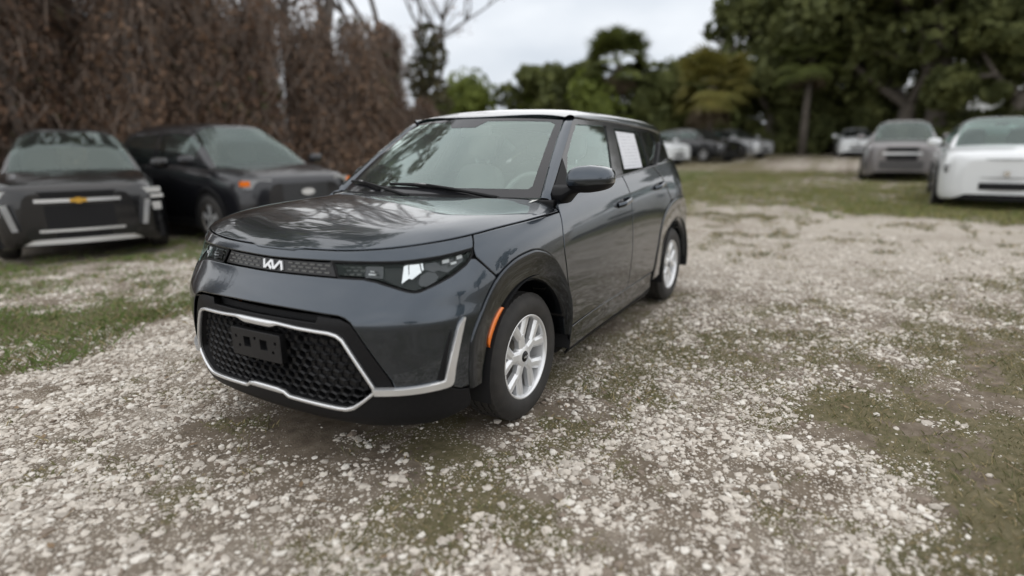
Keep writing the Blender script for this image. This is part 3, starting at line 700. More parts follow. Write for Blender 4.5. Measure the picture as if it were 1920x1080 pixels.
# hexagonal cells
mb = MB(); px_, pz_ = .0535, .0345; gi = offset_poly(o_, .002)
for r_ in range(-1, 12):
    for c_ in range(-14, 15):
        u0 = (c_ + .5 * (r_ % 2)) * px_; v0 = .302 + r_ * pz_
        if not inside(o_, np.array([[u0, v0]]))[0]: continue
        hx = np.array([(math.cos(R(60*k+90)) , math.sin(R(60*k+90))) for k in range(6)])
        if abs(u0) > .25 and v0 > .40 or (v0 > .52 and abs(u0) < .2): deep, dm = -.046, 0        # blind cells
        else: deep, dm = -.075, 1
        rings = []
        for sc, of in ((1.0, -.034), (.92, -.031), (.70, -.038), (.64, deep)):
            q = np.clip(hx * [px_ * .577 * sc, pz_ * .667 * sc] + [u0, v0], [-.575, .29], [.575, .65]); rings.append(SL.off(q, of))
        V = np.concatenate(rings); F = []
        for k in range(3):
            for j in range(6): F.append((k*6+j, k*6+(j+1) % 6, (k+1)*6+(j+1) % 6, (k+1)*6+j))
        mb.add(V, F); mb.add(rings[3], [tuple(range(6))], m=dm)
g_ = mb.build('lower_grille', M_BLACK, CAR, smooth=False, mats=[mat('grille_plastic', (.010, .010, .011), .4, spec=.35), M_DARK])
mb = MB(); mb.add(*panel(SL, GR, d=.05, gap=.003, off=-.078, depth=.01)); mb.build('grille_backing', M_DARK, CAR)
# licence plate bracket
xb = .893
SP = Surf(lambda q: np.stack([xb - .10 * q[:, 0]**2, q[:, 0], q[:, 1]], 1))
bk = [(-.155, .472), (.150, .472), (.155, .478), (.155, .588), (.150, .594), (-.155, .594), (-.16, .588), (-.16, .478)]
holes = [[(-.075, .518), (-.030, .518), (-.030, .562), (-.075, .562)], [(.03, .518), (.075, .518), (.075, .562), (.03, .562)]]
for cx, cz in ((-.125, .556), (-.105, .517), (.0, .562), (.125, .556), (.108, .515)):
    holes.append([(cx + .008 * math.cos(a), cz + .008 * math.sin(a)) for a in np.linspace(0, 2 * math.pi, 9)[:-1]])
part('plate_bracket', panel(SP, bk, d=.05, gap=0, lip=.003, depth=.03, holes=holes, off=0), mat('bracket_plastic', (.014, .014, .015), .45, spec=.3))
mb = MB(); mb.box((xb - .028, 0, .535), (.004, .29, .11)); mb.build('bracket_back', M_DARK, CAR, smooth=False)
# silver blade on each bumper corner, black inlay beside it
blade = [(.578, .400), (.70, .403), (.80, .408), (.862, .414), (.874, .425), (.885, .48), (.905, .56), (.930, .64), (.950, .672)]
bw = [.030, .031, .033, .036, .044, .036, .032, .026, .006]
bl = smooth_line(blade, 6); wv = np.interp(np.linspace(0, 1, len(bl)), np.linspace(0, 1, len(bw)), bw)
inl = smooth_line([(.838, .43), (.850, .48), (.868, .56), (.893, .635)], 6)
for s in (False, True):
    sharp(part('bumper_blade', ribbon(SL, bl, wv, .014, .001, mirror=s, round_=.82), M_SILVER), 25)
    part('blade_inlay', ribbon(SL, inl, np.linspace(.030, .008, len(inl)), .003, .0005, mirror=s), M_BLACK)
# black lower lip
lip = [(0, .329), (.108, .327), (.137, .311), (.40, .302), (.44, .303), (.475, .315), (.53, .355), (.571, .389), (.72, .386), (.882, .389), (.93, .367), (.975, .36), (.99, .30), (.985, .27), (.90, .245), (.80, .225), (.55, .215), (0, .205)]
part('lower_lip', panel(SL, mirror_line(lip), d=.03, gap=.0015, off=-.004, depth=.06), M_BLACK)
# amber side markers set into the front arches
for s in (1, -1):
    line = np.array([p for p in ARCH_S if p[0] < 1.20 and .50 < p[1] < .80]); line = resample(line, .012, False)
    G = arch_part(line, .03, 0, .392); k0, k1 = 4, 8
    z = G[6][:, 2]; i = [j for j in range(len(line)) if .505 < z[j] < .668]
    a = G[5][i] * .35 + G[6][i] * .65; b = G[7][i]; w = np.sin(np.linspace(0, math.pi, len(i)))[:, None] ** .45 * .92 + .08; a = b + (a - b) * w
    o = np.array([.004, .010, 0]); rows = [a - o, a + o * .6, a * .7 + b * .3 + o, a * .3 + b * .7 + o, b + o * .6, b - o]
    mb = MB(); mb.grid(np.array(rows) * [1, s, 1], flip=(s < 0)); mb.build('side_marker', M_AMBER, CAR)
# ---------------------------------------------------------------- wheels
RW, WT = .322, .205                                   # tyre radius and width
def make_wheel(parent, cx, side, phase=0):
    W = empty('wheel', (cx, .708 * side, RW - .003), 0, parent); W.rotation_euler = (0, 0, 0 if side > 0 else math.pi)
    # local +y is outward
    seg = 150; hw = WT / 2; rim = .208
    prof = [(rim - .004, hw - .022), (rim + .004, hw - .006), (rim + .018, hw + .002), (rim + .050, hw + .008), (rim + .080, hw + .003), (rim + .098, hw - .010), (RW - .007, hw - .020)]
    tread = []
    for k in range(4):
        a = hw - .024 - k * .0405
        tread += [(RW - .001, a), (RW, a - .004), (RW, a - .028), (RW - .001, a - .031), (RW - .008, a - .032), (RW - .008, a - .0395)]
    prof += tread + [(RW - .007, -hw + .020), (rim + .098, -hw + .010), (rim + .080, -hw - .003), (rim + .05, -hw - .008), (rim + .018, -hw - .002), (rim, -hw + .01)]
    prof = np.array(prof); k = len(prof); V = []; F = []
    for i in range(seg):
        a = 2 * math.pi * i / seg
        for j, (r, y) in enumerate(prof):
            g = .0045 if (i % 3 == 0 and 4 < j < k - 5 and r > RW - .012) else 0
            V.append(((r - g) * math.cos(a), y, (r - g) * math.sin(a)))
    for i in range(seg):
        for j in range(k - 1): F.append((i*k+j, i*k+j+1, ((i+1) % seg)*k+j+1, ((i+1) % seg)*k+j))
    mb = MB(); mb.add(V, F); sharp(mb.build('tyre', M_RUBBER, W), 40)
    # rim barrel and lip
    mb = MB(); yo = hw - .012
    lathe(mb, [(.209, yo - .004), (.2155, yo + .001), (.2155, yo + .006), (.209, yo + .009), (.203, yo + .006), (.199, yo - .012), (.196, yo - .05), (.185, yo - .10), (.185, -hw + .02)], 72)
    mb.build('rim', M_ALLOY, W)
    # five forked spokes
    mb = MB(); y0 = yo - .012
    def bar(a, b, wa, wb, ya, yb, dep, ridge=.008):
        a, b = np.array(a), np.array(b); t = (b - a) / np.linalg.norm(b - a); nn = np.array([-t[1], t[0]]); st = []
        for q, w, y in ((a, wa, ya), (b, wb, yb)):
            st.append([(q[0] + nn[0]*o*w, y + h, q[1] + nn[1]*o*w) for o, h in ((-.5, -dep), (-.5, -ridge), (-.22, 0), (.22, 0), (.5, -ridge), (.5, -dep))])
        P = np.array(st); V = P.reshape(-1, 3); F = [(i, (i+1) % 6, 6 + (i+1) % 6, 6 + i)[::-1] for i in range(6)]
        mb.add(V, F + [tuple(range(6)), tuple(range(6, 12))[::-1]])
    for i in range(5):
        a = R(82 + 72 * i) + phase; pol = lambda r, d: (r * math.cos(a + R(d)), r * math.sin(a + R(d)))
        bar(pol(.030, 0), pol(.118, 0), .064, .058, y0 + .004, y0 + .004, .035)
        for sg in (-1, 1): bar(pol(.100, 4.0 * sg), pol(.204, 18.5 * sg), .046, .062, y0 + .002, y0 + .005, .035, .011)
    o = mb.build('spokes', M_ALLOY, W, smooth=False); bevel(o, .0012, 1, 20)
    mb = MB(); lathe(mb, [(.001, y0 + .006), (.052, y0 + .004), (.060, y0 - .004), (.063, y0 - .03)], 32); mb.build('hub', M_ALLOY, W)
    mb = MB(); lathe(mb, [(.0005, y0 + .012), (.024, y0 + .011), (.028, y0 + .006), (.029, y0)], 28); HC = mb.build('hub_cap', M_GLOSSBLACK, W)
    sub = MB()
    for pl in (((.01, 1.05), (.075, -.02)), ((.10, .06), (.40, 1.0)), ((.255, .50), (.44, -.02)), ((.425, 1.02), (.56, -.02)), ((.575, .04), (.86, 1.0)), ((.90, 1.02), (.985, -.06))):
        (x0, z0), (x1, z1) = [((.5 - p[0]) * .036, (p[1] - .5) * .011) for p in pl]; d = np.array([x1 - x0, z1 - z0]); d /= np.linalg.norm(d); nx, nz = -d[1] * .0016, d[0] * .0016
        sub.add([(x0 + nx, y0 + .0128, z0 + nz), (x0 - nx, y0 + .0128, z0 - nz), (x1 - nx, y0 + .0128, z1 - nz), (x1 + nx, y0 + .0128, z1 + nz)], [(0, 1, 2, 3)])
    sub.build('hub_badge', M_EMBLEM, W, smooth=False)
    for i in range(5):
        a = R(82 + 36 + 72 * i) + phase; mb = MB(); lathe(mb, [(.0005, y0 - .012), (.009, y0 - .012), (.011, y0 - .017), (.011, y0 - .035)], 8)
        n_ = mb.build('lug_nut', M_CHROME, W); n_.location = (.047 * math.cos(a), 0, .047 * math.sin(a))
    mb = MB(); lathe(mb, [(.03, -.005), (.140, -.005), (.142, -.010), (.142, -.022), (.03, -.022)], 48); mb.build('brake_disc', M_DISC, W)
    mb = MB(); mb.box((-.115, -.012, .04), (.06, .05, .14)); bevel(mb.build('brake_caliper', M_BLACK, W, smooth=False), .008)
    return W
for cx in (0, -2.6):
    for s in (1, -1): make_wheel(CAR, cx, s, phase=0 if cx == 0 else R(20))

# ---------------------------------------------------------------- door mirrors, handles, wipers
def superell(c, d, n=28, m=16, e=.75, z0=-1., z1=1., shape=None):
    P = []
    for i in range(m + 1):
        w = R(-90 + 180 * i / m); cz = math.copysign(abs(math.sin(w))**e, math.sin(w)); cr = abs(math.cos(w))**e; row = []
        for j in range(n + 1):
            t = 2 * math.pi * j / n; x = cr * math.copysign(abs(math.cos(t))**e, math.cos(t)); y = cr * math.copysign(abs(math.sin(t))**e, math.sin(t)); z = min(max(cz, z0), z1)
            q = np.array([x * d[0], y * d[1], z * d[2]])
            if shape: q = shape(q, x, y, z)
            row.append(q + c)
        P.append(row)
    return np.array(P)
def mshape(q, x, y, z): return np.array([q[0] - .03 * y - .012 * abs(z), q[1], q[2] * (1 - .18 * max(0, y)) + .004 * y])
for s in (1, -1):
    M = empty('side_mirror', (0, 0, 0), 0, CAR); fl = [1, s, 1]; c = np.array([-.395, .965, 1.172])
    mb = MB(); mb.grid(superell(c, (.075, .112, .070), e=.62, z0=-.42, shape=mshape) * fl, flip=s < 0); mb.build('mirror_cap', M_PAINT, M)
    mb = MB(); mb.grid(superell(c, (.072, .109, .068), e=.62, z1=-.40, shape=mshape) * fl, flip=s < 0); mb.build('mirror_shell', M_BLACK, M)
    mb = MB(); mb.add(np.array([(-.475, .88, 1.13), (-.475, 1.05, 1.13), (-.475, 1.05, 1.22), (-.475, .88, 1.225)]) * fl, [(0, 1, 2, 3)]); mb.build('mirror_glass', M_CHROME, M, smooth=False)
    # arm from the door
    mb = MB(); rows = []
    for (x, y, z, a, b) in ((-.43, .760, 1.085, .075, .055), (-.42, .825, 1.092, .078, .048), (-.398, .875, 1.118, .062, .026), (-.397, .93, 1.130, .055, .020), (-.397, 1.0, 1.134, .045, .016)):
        rows.append([(x + a * math.copysign(abs(math.cos(t))**.7, math.cos(t)), y, z + b * math.copysign(abs(math.sin(t))**.7, math.sin(t))) for t in np.linspace(0, 2 * math.pi, 17)])
    mb.grid(np.array(rows) * fl, flip=s > 0); mb.build('mirror_arm', M_BLACK, M)
    if s < 0:                                                    # the far mirror is folded in
        M.location = (-.50, -.77, -.02); M.rotation_euler = (0, 0, R(-100))
        for ch in M.children: ch.location = (.43, .80, 0)
    # triangle trim behind the mirror
    tri = [(-.38, 1.075), (-.36, 1.098), (-.60, 1.272), (-.600, 1.125), (-.56, 1.10), (-.45, 1.082)]
    mb = MB(); mb.add(*panel(SG, tri, d=.03, gap=.001, off=.004, depth=.01, mirror=s < 0)); mb.build('mirror_trim', M_BLACK, CAR)
for i, (nm, u, v) in enumerate((('front_door', 2.70, .848), ('rear_door', 3.47, .862))):
    for k, s in ((0, 1), (1, -1)):
        D = doors[nm][k]; q = np.stack([np.linspace(u - .10, u + .10, 12), np.full(12, v) + np.linspace(-.004, .006, 12)], 1)
        p = SL.pos(q); n = SL.nrm(q); lift = .038 * np.clip(np.sin(np.linspace(0, math.pi, 12)) * 1.9, 0, 1); P = p + n * lift[:, None]
        rows = [[P[a] + n[a] * .009 * math.cos(t) + np.array([0, 0, 1]) * .016 * math.sin(t) for t in np.linspace(0, 2 * math.pi, 13)] for a in range(12)]
        mb = MB(); mb.grid(np.array(rows) * [1, s, 1], flip=s > 0); mb.build('door_handle', M_PAINT, D)
        cup = superell(np.array([0, 0, 0.]), (.055, .012, .030), n=16, m=10, e=1) + SL.off(np.array([(u - .01, v - .003)]), -.004)[0]
        mb = MB(); mb.grid(cup * [1, s, 1], flip=s < 0); mb.build('handle_cup', M_GLOSSBLACK, D)
# wipers: arm and blade lying low on the glass
def wiper(y0, y1, s0, s1, ya, sa):
    Wp = empty('wiper', (0, 0, 0), 0, CAR)
    q = np.stack([np.linspace(y0, y1, 16), np.linspace(s0, s1, 16) + .018 * np.sin(np.linspace(0, math.pi, 16))], 1)
    mb = MB(); p = SW.off(q, .016); mb.tube(p, .0065 + .005 * np.sin(np.linspace(0, math.pi, 16)), 8); mb.build('wiper_blade', M_BLACK, Wp)
    m_ = q[8]; pts = np.array([SW.off(np.array([(ya, sa)]), .012)[0], SW.off(np.array([((ya + m_[0]) / 2, (sa + m_[1]) / 2 - .004)]), .030)[0], SW.off(m_[None], .026)[0]])
    mb = MB(); mb.tube(smooth_line(pts, 6), np.linspace(.011, .006, 13), 8); mb.build('wiper_arm', M_BLACK, Wp)
    mb = MB(); mb.tube(SW.off(np.stack([q[8:11, 0], q[8:11, 1]], 1), .028), .005, 6); mb.build('wiper_clip', mat('grey_metal', (.3, .3, .3), .4, .6), Wp)
wiper(.40, -.22, .008, .062, .50, -.012)
wiper(-.27, -.66, .012, .075, -.02, -.018)
mb = MB(); y_ = np.linspace(-.70, .70, 30)
a = SW.off(np.stack([y_, np.full(30, .012)], 1), .001); b = SH.off(np.stack([np.interp(np.abs(y_), [0, .12, .28, .42, .53, .63, .705], [-.068, -.072, -.095, -.14, -.20, -.27, -.335]), y_], 1), -.020)
b = np.minimum(b, np.stack([b[:, 0], b[:, 1], np.full(30, 9)], 1)); mid = (a + b) / 2 - [0, 0, .012]
mb.grid(np.stack([b, mid, a])); mb.build('cowl', M_BLACK, CAR)
for s in (1, -1): mb = MB(); mb.box((-.375, .745 * s, 1.040), (.13, .10, .05)); bevel(mb.build('cowl_end', M_BLACK, CAR, smooth=False), .01)
mb = MB(); mb.grid(np.stack([b - [0, 0, .0], b - [0.03, 0, .2]])); mb.build('firewall', M_DARK, CAR)

# ---------------------------------------------------------------- cabin
mb = MB(); rows = []
for x, z, h in ((-.24, 1.055, 0), (-.40, 1.07, .0), (-.58, 1.075, 0), (-.72, 1.04, 0), (-.76, .95, 0), (-.74, .80, 0)):
    rows.append([(x - .06 * (1 - abs(y) / .7), y, z + .012 * math.cos(y * 2)) for y in np.linspace(-.70, .70, 16)])
mb.grid(np.array(rows), flip=True); mb.build('dashboard', M_INT, CAR)
def seat(y, x=-1.22, w=.50):
    S = empty('seat', (0, 0, 0), 0, CAR)
    def cush(nm, c, d, tilt, e=.55, m=M_SEAT):
        P = superell(np.zeros(3), d, n=24, m=14, e=e); ct, st = math.cos(tilt), math.sin(tilt)
        Q = np.stack([P[..., 0] * ct + P[..., 2] * st, P[..., 1], -P[..., 0] * st + P[..., 2] * ct], -1) + np.array(c)
        mb = MB(); mb.grid(Q); mb.build(nm, m, S)
    cush('seat_base', (x + .22, y, .62), (.26, w/2, .10), R(-8)); cush('backrest', (x - .10, y, .90), (.08, w/2 - .04, .32), R(-16)); cush('headrest', (x - .205, y, 1.335), (.045, .115, .085), R(-12))
    for d in (-.05, .05): mb = MB(); mb.tube([(x - .19, y + d, 1.15), (x - .20, y + d, 1.30)], .007, 6); mb.build('headrest_post', M_CHROME, S)
seat(.37); seat(-.37); seat(.36, -2.12, .56); seat(-.36, -2.12, .56)
SWH = empty('steering_wheel', (0, 0, 0), 0, CAR); mb = MB(); A = np.linspace(0, 2 * math.pi, 33); cx, cy, cz = -.80, .37, 1.00
ring = np.stack([cx + .075 * np.sin(A) * -1, cy + .185 * np.cos(A), cz + .17 * np.sin(A)], 1); mb.tube(ring, .016, 8, caps=False); mb.build('wheel_rim', M_INT_DARK, SWH)
mb = MB(); mb.box((cx + .02, cy, cz), (.03, .13, .10)); mb.box((cx + .01, cy, cz), (.015, .34, .03)); mb.build('wheel_hub', M_INT_DARK, SWH, smooth=False)
mb = MB(); mb.box((-.80, 0, 1.435), (.02, .23, .065)); bevel(mb.build('inside_mirror', M_INT_DARK, CAR, smooth=False), .01)
mb = MB(); mb.box((-1.75, 0, .42), (2.6, 1.44, .04)); mb.build('cabin_floor', M_INT_DARK, CAR, smooth=False)
for s in (1, -1):
    mb = MB(); q = [(-.45, .50), (-2.6, .50), (-2.6, 1.12), (-1.4, 1.09), (-.45, 1.05)]; mb.add([(x, .775 * s - (.0 if z < 1 else .02 * s), z) for x, z in q], [tuple(range(5)) if s > 0 else tuple(range(5))[::-1]]); mb.build('door_card', M_INT_DARK, CAR, smooth=False)
V, F, N = panel(SR, [(x * .985 - .03, y * .95) for x, y in rpoly], d=.12, off=-.05, depth=.01); mb = MB(); mb.add(V, F, N); mb.build('headliner', mat('headliner', (.66, .66, .63), .95), CAR)
mb = MB(); mb.box((-2.75, 0, .85), (.1, 1.3, .6)); mb.build('load_cover', M_INT_DARK, CAR, smooth=False)
# tail lamps on the rear corners
tl = [(4.62, .80), (4.66, .90), (4.72, .80), (4.72, .66), (4.66, .66)]
pair('tail_lamp', SL, tl, M_RED, d=.04, off=.008)
# sheet of paper taped inside the rear door window
def paper_mat():
    m = mat('printed_paper', (.66, .67, .70), .8); nt = m.node_tree; b = nt.nodes['Principled BSDF']; N = nt.nodes.new
    tc = N('ShaderNodeTexCoord'); wv = N('ShaderNodeTexWave'); wv.bands_direction = 'Z'; wv.inputs['Scale'].default_value = 14; wv.inputs['Distortion'].default_value = .0
    n = N('ShaderNodeTexNoise'); n.inputs['Scale'].default_value = 45; mp = N('ShaderNodeMapping'); mp.inputs['Scale'].default_value = (1, 1, .15)
    nt.links.new(tc.outputs['Object'], wv.inputs['Vector']); nt.links.new(tc.outputs['Object'], mp.inputs['Vector']); nt.links.new(mp.outputs[0], n.inputs['Vector'])
    a = N('ShaderNodeMath'); a.operation = 'GREATER_THAN'; a.inputs[1].default_value = .72; nt.links.new(wv.outputs['Fac'], a.inputs[0])
    c = N('ShaderNodeMath'); c.operation = 'GREATER_THAN'; c.inputs[1].default_value = .50; nt.links.new(n.outputs['Fac'], c.inputs[0])
    d = N('ShaderNodeMath'); d.operation = 'MULTIPLY'; nt.links.new(a.outputs[0], d.inputs[0]); nt.links.new(c.outputs[0], d.inputs[1])
    e = N('ShaderNodeMath'); e.operation = 'MULTIPLY'; e.inputs[1].default_value = .32; nt.links.new(d.outputs[0], e.inputs[0])
    mx = N('ShaderNodeMix'); mx.data_type = 'RGBA'; mx.inputs[6].default_value = (.66, .67, .70, 1); mx.inputs[7].default_value = (.16, .17, .20, 1)
    nt.links.new(e.outputs[0], mx.inputs[0]); nt.links.new(mx.outputs[2], b.inputs['Base Color']); return m
mb = MB(); mb.add(*panel(SG, [(-1.595, 1.441), (-1.99, 1.431), (-1.945, 1.181), (-1.54, 1.182)], d=.05, gap=0, off=-.0065, lip=.001, depth=.0006, drop=.0001))
PAPER = mb.build('paper_sheet', paper_mat()); tag(PAPER, 'white printed sheet of paper taped in the rear side window of the dark grey hatchback', 'paper sheet')
# ---------------------------------------------------------------- ground: one sheet, its cover (stone, green, bare earth, plus the car's shadow painted as earth before the bumper) known at control points in metres
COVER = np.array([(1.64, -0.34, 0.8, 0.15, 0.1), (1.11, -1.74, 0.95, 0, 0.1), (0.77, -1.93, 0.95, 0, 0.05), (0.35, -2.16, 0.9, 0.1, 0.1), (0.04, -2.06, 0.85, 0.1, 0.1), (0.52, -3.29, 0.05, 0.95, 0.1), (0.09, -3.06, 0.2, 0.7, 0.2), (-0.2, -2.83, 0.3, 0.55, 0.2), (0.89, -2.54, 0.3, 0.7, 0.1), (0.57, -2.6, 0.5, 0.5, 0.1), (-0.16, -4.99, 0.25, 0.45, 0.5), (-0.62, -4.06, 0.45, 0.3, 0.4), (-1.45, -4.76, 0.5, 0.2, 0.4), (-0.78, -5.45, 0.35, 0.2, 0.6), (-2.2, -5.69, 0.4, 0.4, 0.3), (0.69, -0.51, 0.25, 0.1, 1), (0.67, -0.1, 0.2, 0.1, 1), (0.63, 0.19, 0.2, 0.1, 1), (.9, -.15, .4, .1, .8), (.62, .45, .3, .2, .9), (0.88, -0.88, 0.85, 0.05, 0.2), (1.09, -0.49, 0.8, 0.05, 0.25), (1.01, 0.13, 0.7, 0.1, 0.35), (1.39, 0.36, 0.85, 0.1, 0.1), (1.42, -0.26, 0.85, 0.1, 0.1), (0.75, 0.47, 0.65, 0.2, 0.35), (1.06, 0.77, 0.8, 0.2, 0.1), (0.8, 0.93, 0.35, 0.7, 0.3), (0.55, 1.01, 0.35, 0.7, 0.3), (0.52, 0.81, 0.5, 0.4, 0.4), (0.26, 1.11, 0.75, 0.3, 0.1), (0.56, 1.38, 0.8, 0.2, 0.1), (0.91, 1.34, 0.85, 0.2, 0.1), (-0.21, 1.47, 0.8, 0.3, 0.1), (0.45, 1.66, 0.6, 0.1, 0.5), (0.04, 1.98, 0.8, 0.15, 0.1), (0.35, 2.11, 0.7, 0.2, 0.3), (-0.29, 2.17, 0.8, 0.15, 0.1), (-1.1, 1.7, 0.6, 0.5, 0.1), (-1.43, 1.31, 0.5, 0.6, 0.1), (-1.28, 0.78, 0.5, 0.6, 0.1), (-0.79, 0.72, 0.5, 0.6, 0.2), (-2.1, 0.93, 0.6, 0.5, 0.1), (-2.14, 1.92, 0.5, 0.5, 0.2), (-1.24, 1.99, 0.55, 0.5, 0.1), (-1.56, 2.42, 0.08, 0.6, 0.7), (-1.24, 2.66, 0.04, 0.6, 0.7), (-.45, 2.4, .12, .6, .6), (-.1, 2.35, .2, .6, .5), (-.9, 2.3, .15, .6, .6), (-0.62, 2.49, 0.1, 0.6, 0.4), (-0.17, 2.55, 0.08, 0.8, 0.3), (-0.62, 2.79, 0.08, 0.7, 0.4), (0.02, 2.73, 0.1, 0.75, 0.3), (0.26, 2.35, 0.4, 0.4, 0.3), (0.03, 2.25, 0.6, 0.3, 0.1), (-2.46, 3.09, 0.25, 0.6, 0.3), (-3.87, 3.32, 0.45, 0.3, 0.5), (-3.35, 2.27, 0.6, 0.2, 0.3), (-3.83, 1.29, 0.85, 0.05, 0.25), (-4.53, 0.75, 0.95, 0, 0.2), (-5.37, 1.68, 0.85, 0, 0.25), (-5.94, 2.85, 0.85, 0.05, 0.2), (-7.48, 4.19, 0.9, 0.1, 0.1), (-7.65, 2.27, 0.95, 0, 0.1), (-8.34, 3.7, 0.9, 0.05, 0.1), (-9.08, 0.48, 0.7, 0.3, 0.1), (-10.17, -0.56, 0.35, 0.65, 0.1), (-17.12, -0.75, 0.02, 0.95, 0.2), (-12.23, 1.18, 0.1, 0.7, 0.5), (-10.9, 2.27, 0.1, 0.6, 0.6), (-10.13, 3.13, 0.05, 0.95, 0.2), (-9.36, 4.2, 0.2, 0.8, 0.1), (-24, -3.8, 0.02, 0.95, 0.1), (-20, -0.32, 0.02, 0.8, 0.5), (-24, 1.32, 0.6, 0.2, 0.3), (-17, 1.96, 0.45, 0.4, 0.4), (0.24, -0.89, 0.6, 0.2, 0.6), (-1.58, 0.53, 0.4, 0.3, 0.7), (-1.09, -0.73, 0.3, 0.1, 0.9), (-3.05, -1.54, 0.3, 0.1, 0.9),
 (-6, -3, .5, .3, .3), (-8, -6, .2, .6, .4), (-4, -9, .2, .3, .7), (-10, -8, .1, .6, .4), (-14, -6, .05, .9, .2), (3, 3, .7, .3, .2), (3, -3, .6, .4, .2), (-3, 5, .1, .8, .3), (-10, 8, .1, .8, .3), (-30, 8, .05, .9, .3), (-35, -10, .05, .9, .3), (6, 0, .6, .3, .2), (-20, 20, .05, .9, .2), (10, 15, .1, .9, .2), (10, -12, .2, .7, .3)])
def vnoise(x, y, sc, seed):
    """smooth value noise"""
    r = np.random.default_rng(seed); T = r.random((128, 128)); a, b = x / sc + 500, y / sc + 500; i, j = np.floor(a).astype(int), np.floor(b).astype(int); u, v = a - i, b - j
    u = u*u*(3-2*u); v = v*v*(3-2*v); g = lambda p, q: T[p % 128, q % 128]
    return (g(i, j)*(1-u) + g(i+1, j)*u)*(1-v) + (g(i, j+1)*(1-u) + g(i+1, j+1)*u)*v
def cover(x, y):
    """stone, green, earth (with the painted shade before the bumper) at a place"""
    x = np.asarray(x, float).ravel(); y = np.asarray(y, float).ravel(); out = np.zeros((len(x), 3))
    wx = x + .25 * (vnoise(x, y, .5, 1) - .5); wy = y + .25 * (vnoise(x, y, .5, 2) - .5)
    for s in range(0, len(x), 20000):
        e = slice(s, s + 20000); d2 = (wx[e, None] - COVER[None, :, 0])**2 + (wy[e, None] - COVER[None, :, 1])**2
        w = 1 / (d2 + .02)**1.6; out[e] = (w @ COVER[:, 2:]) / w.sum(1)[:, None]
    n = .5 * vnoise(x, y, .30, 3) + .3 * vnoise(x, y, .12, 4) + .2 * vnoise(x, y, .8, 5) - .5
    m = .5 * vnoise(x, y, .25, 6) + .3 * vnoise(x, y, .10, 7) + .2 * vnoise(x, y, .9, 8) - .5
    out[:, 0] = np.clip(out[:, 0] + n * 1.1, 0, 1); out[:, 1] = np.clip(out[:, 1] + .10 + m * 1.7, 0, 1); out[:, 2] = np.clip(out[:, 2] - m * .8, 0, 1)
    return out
def ground_z(x, y):
    x = np.asarray(x, float); y = np.asarray(y, float)
    rise = np.interp(-x, [5, 7, 9, 13, 18, 28, 45, 90], [0, .08, .17, .24, .34, .72, 1.1, 1.6]) * np.clip((y + 14) / 9, 0, 1)
    flat = np.clip(1 - np.exp(-((np.abs(y) - .8) / .3)**2), 0, 1)
    return rise + .030 * (vnoise(x, y, 1.1, 11) - .5) + .016 * (vnoise(x, y, .35, 12) - .5) - .004
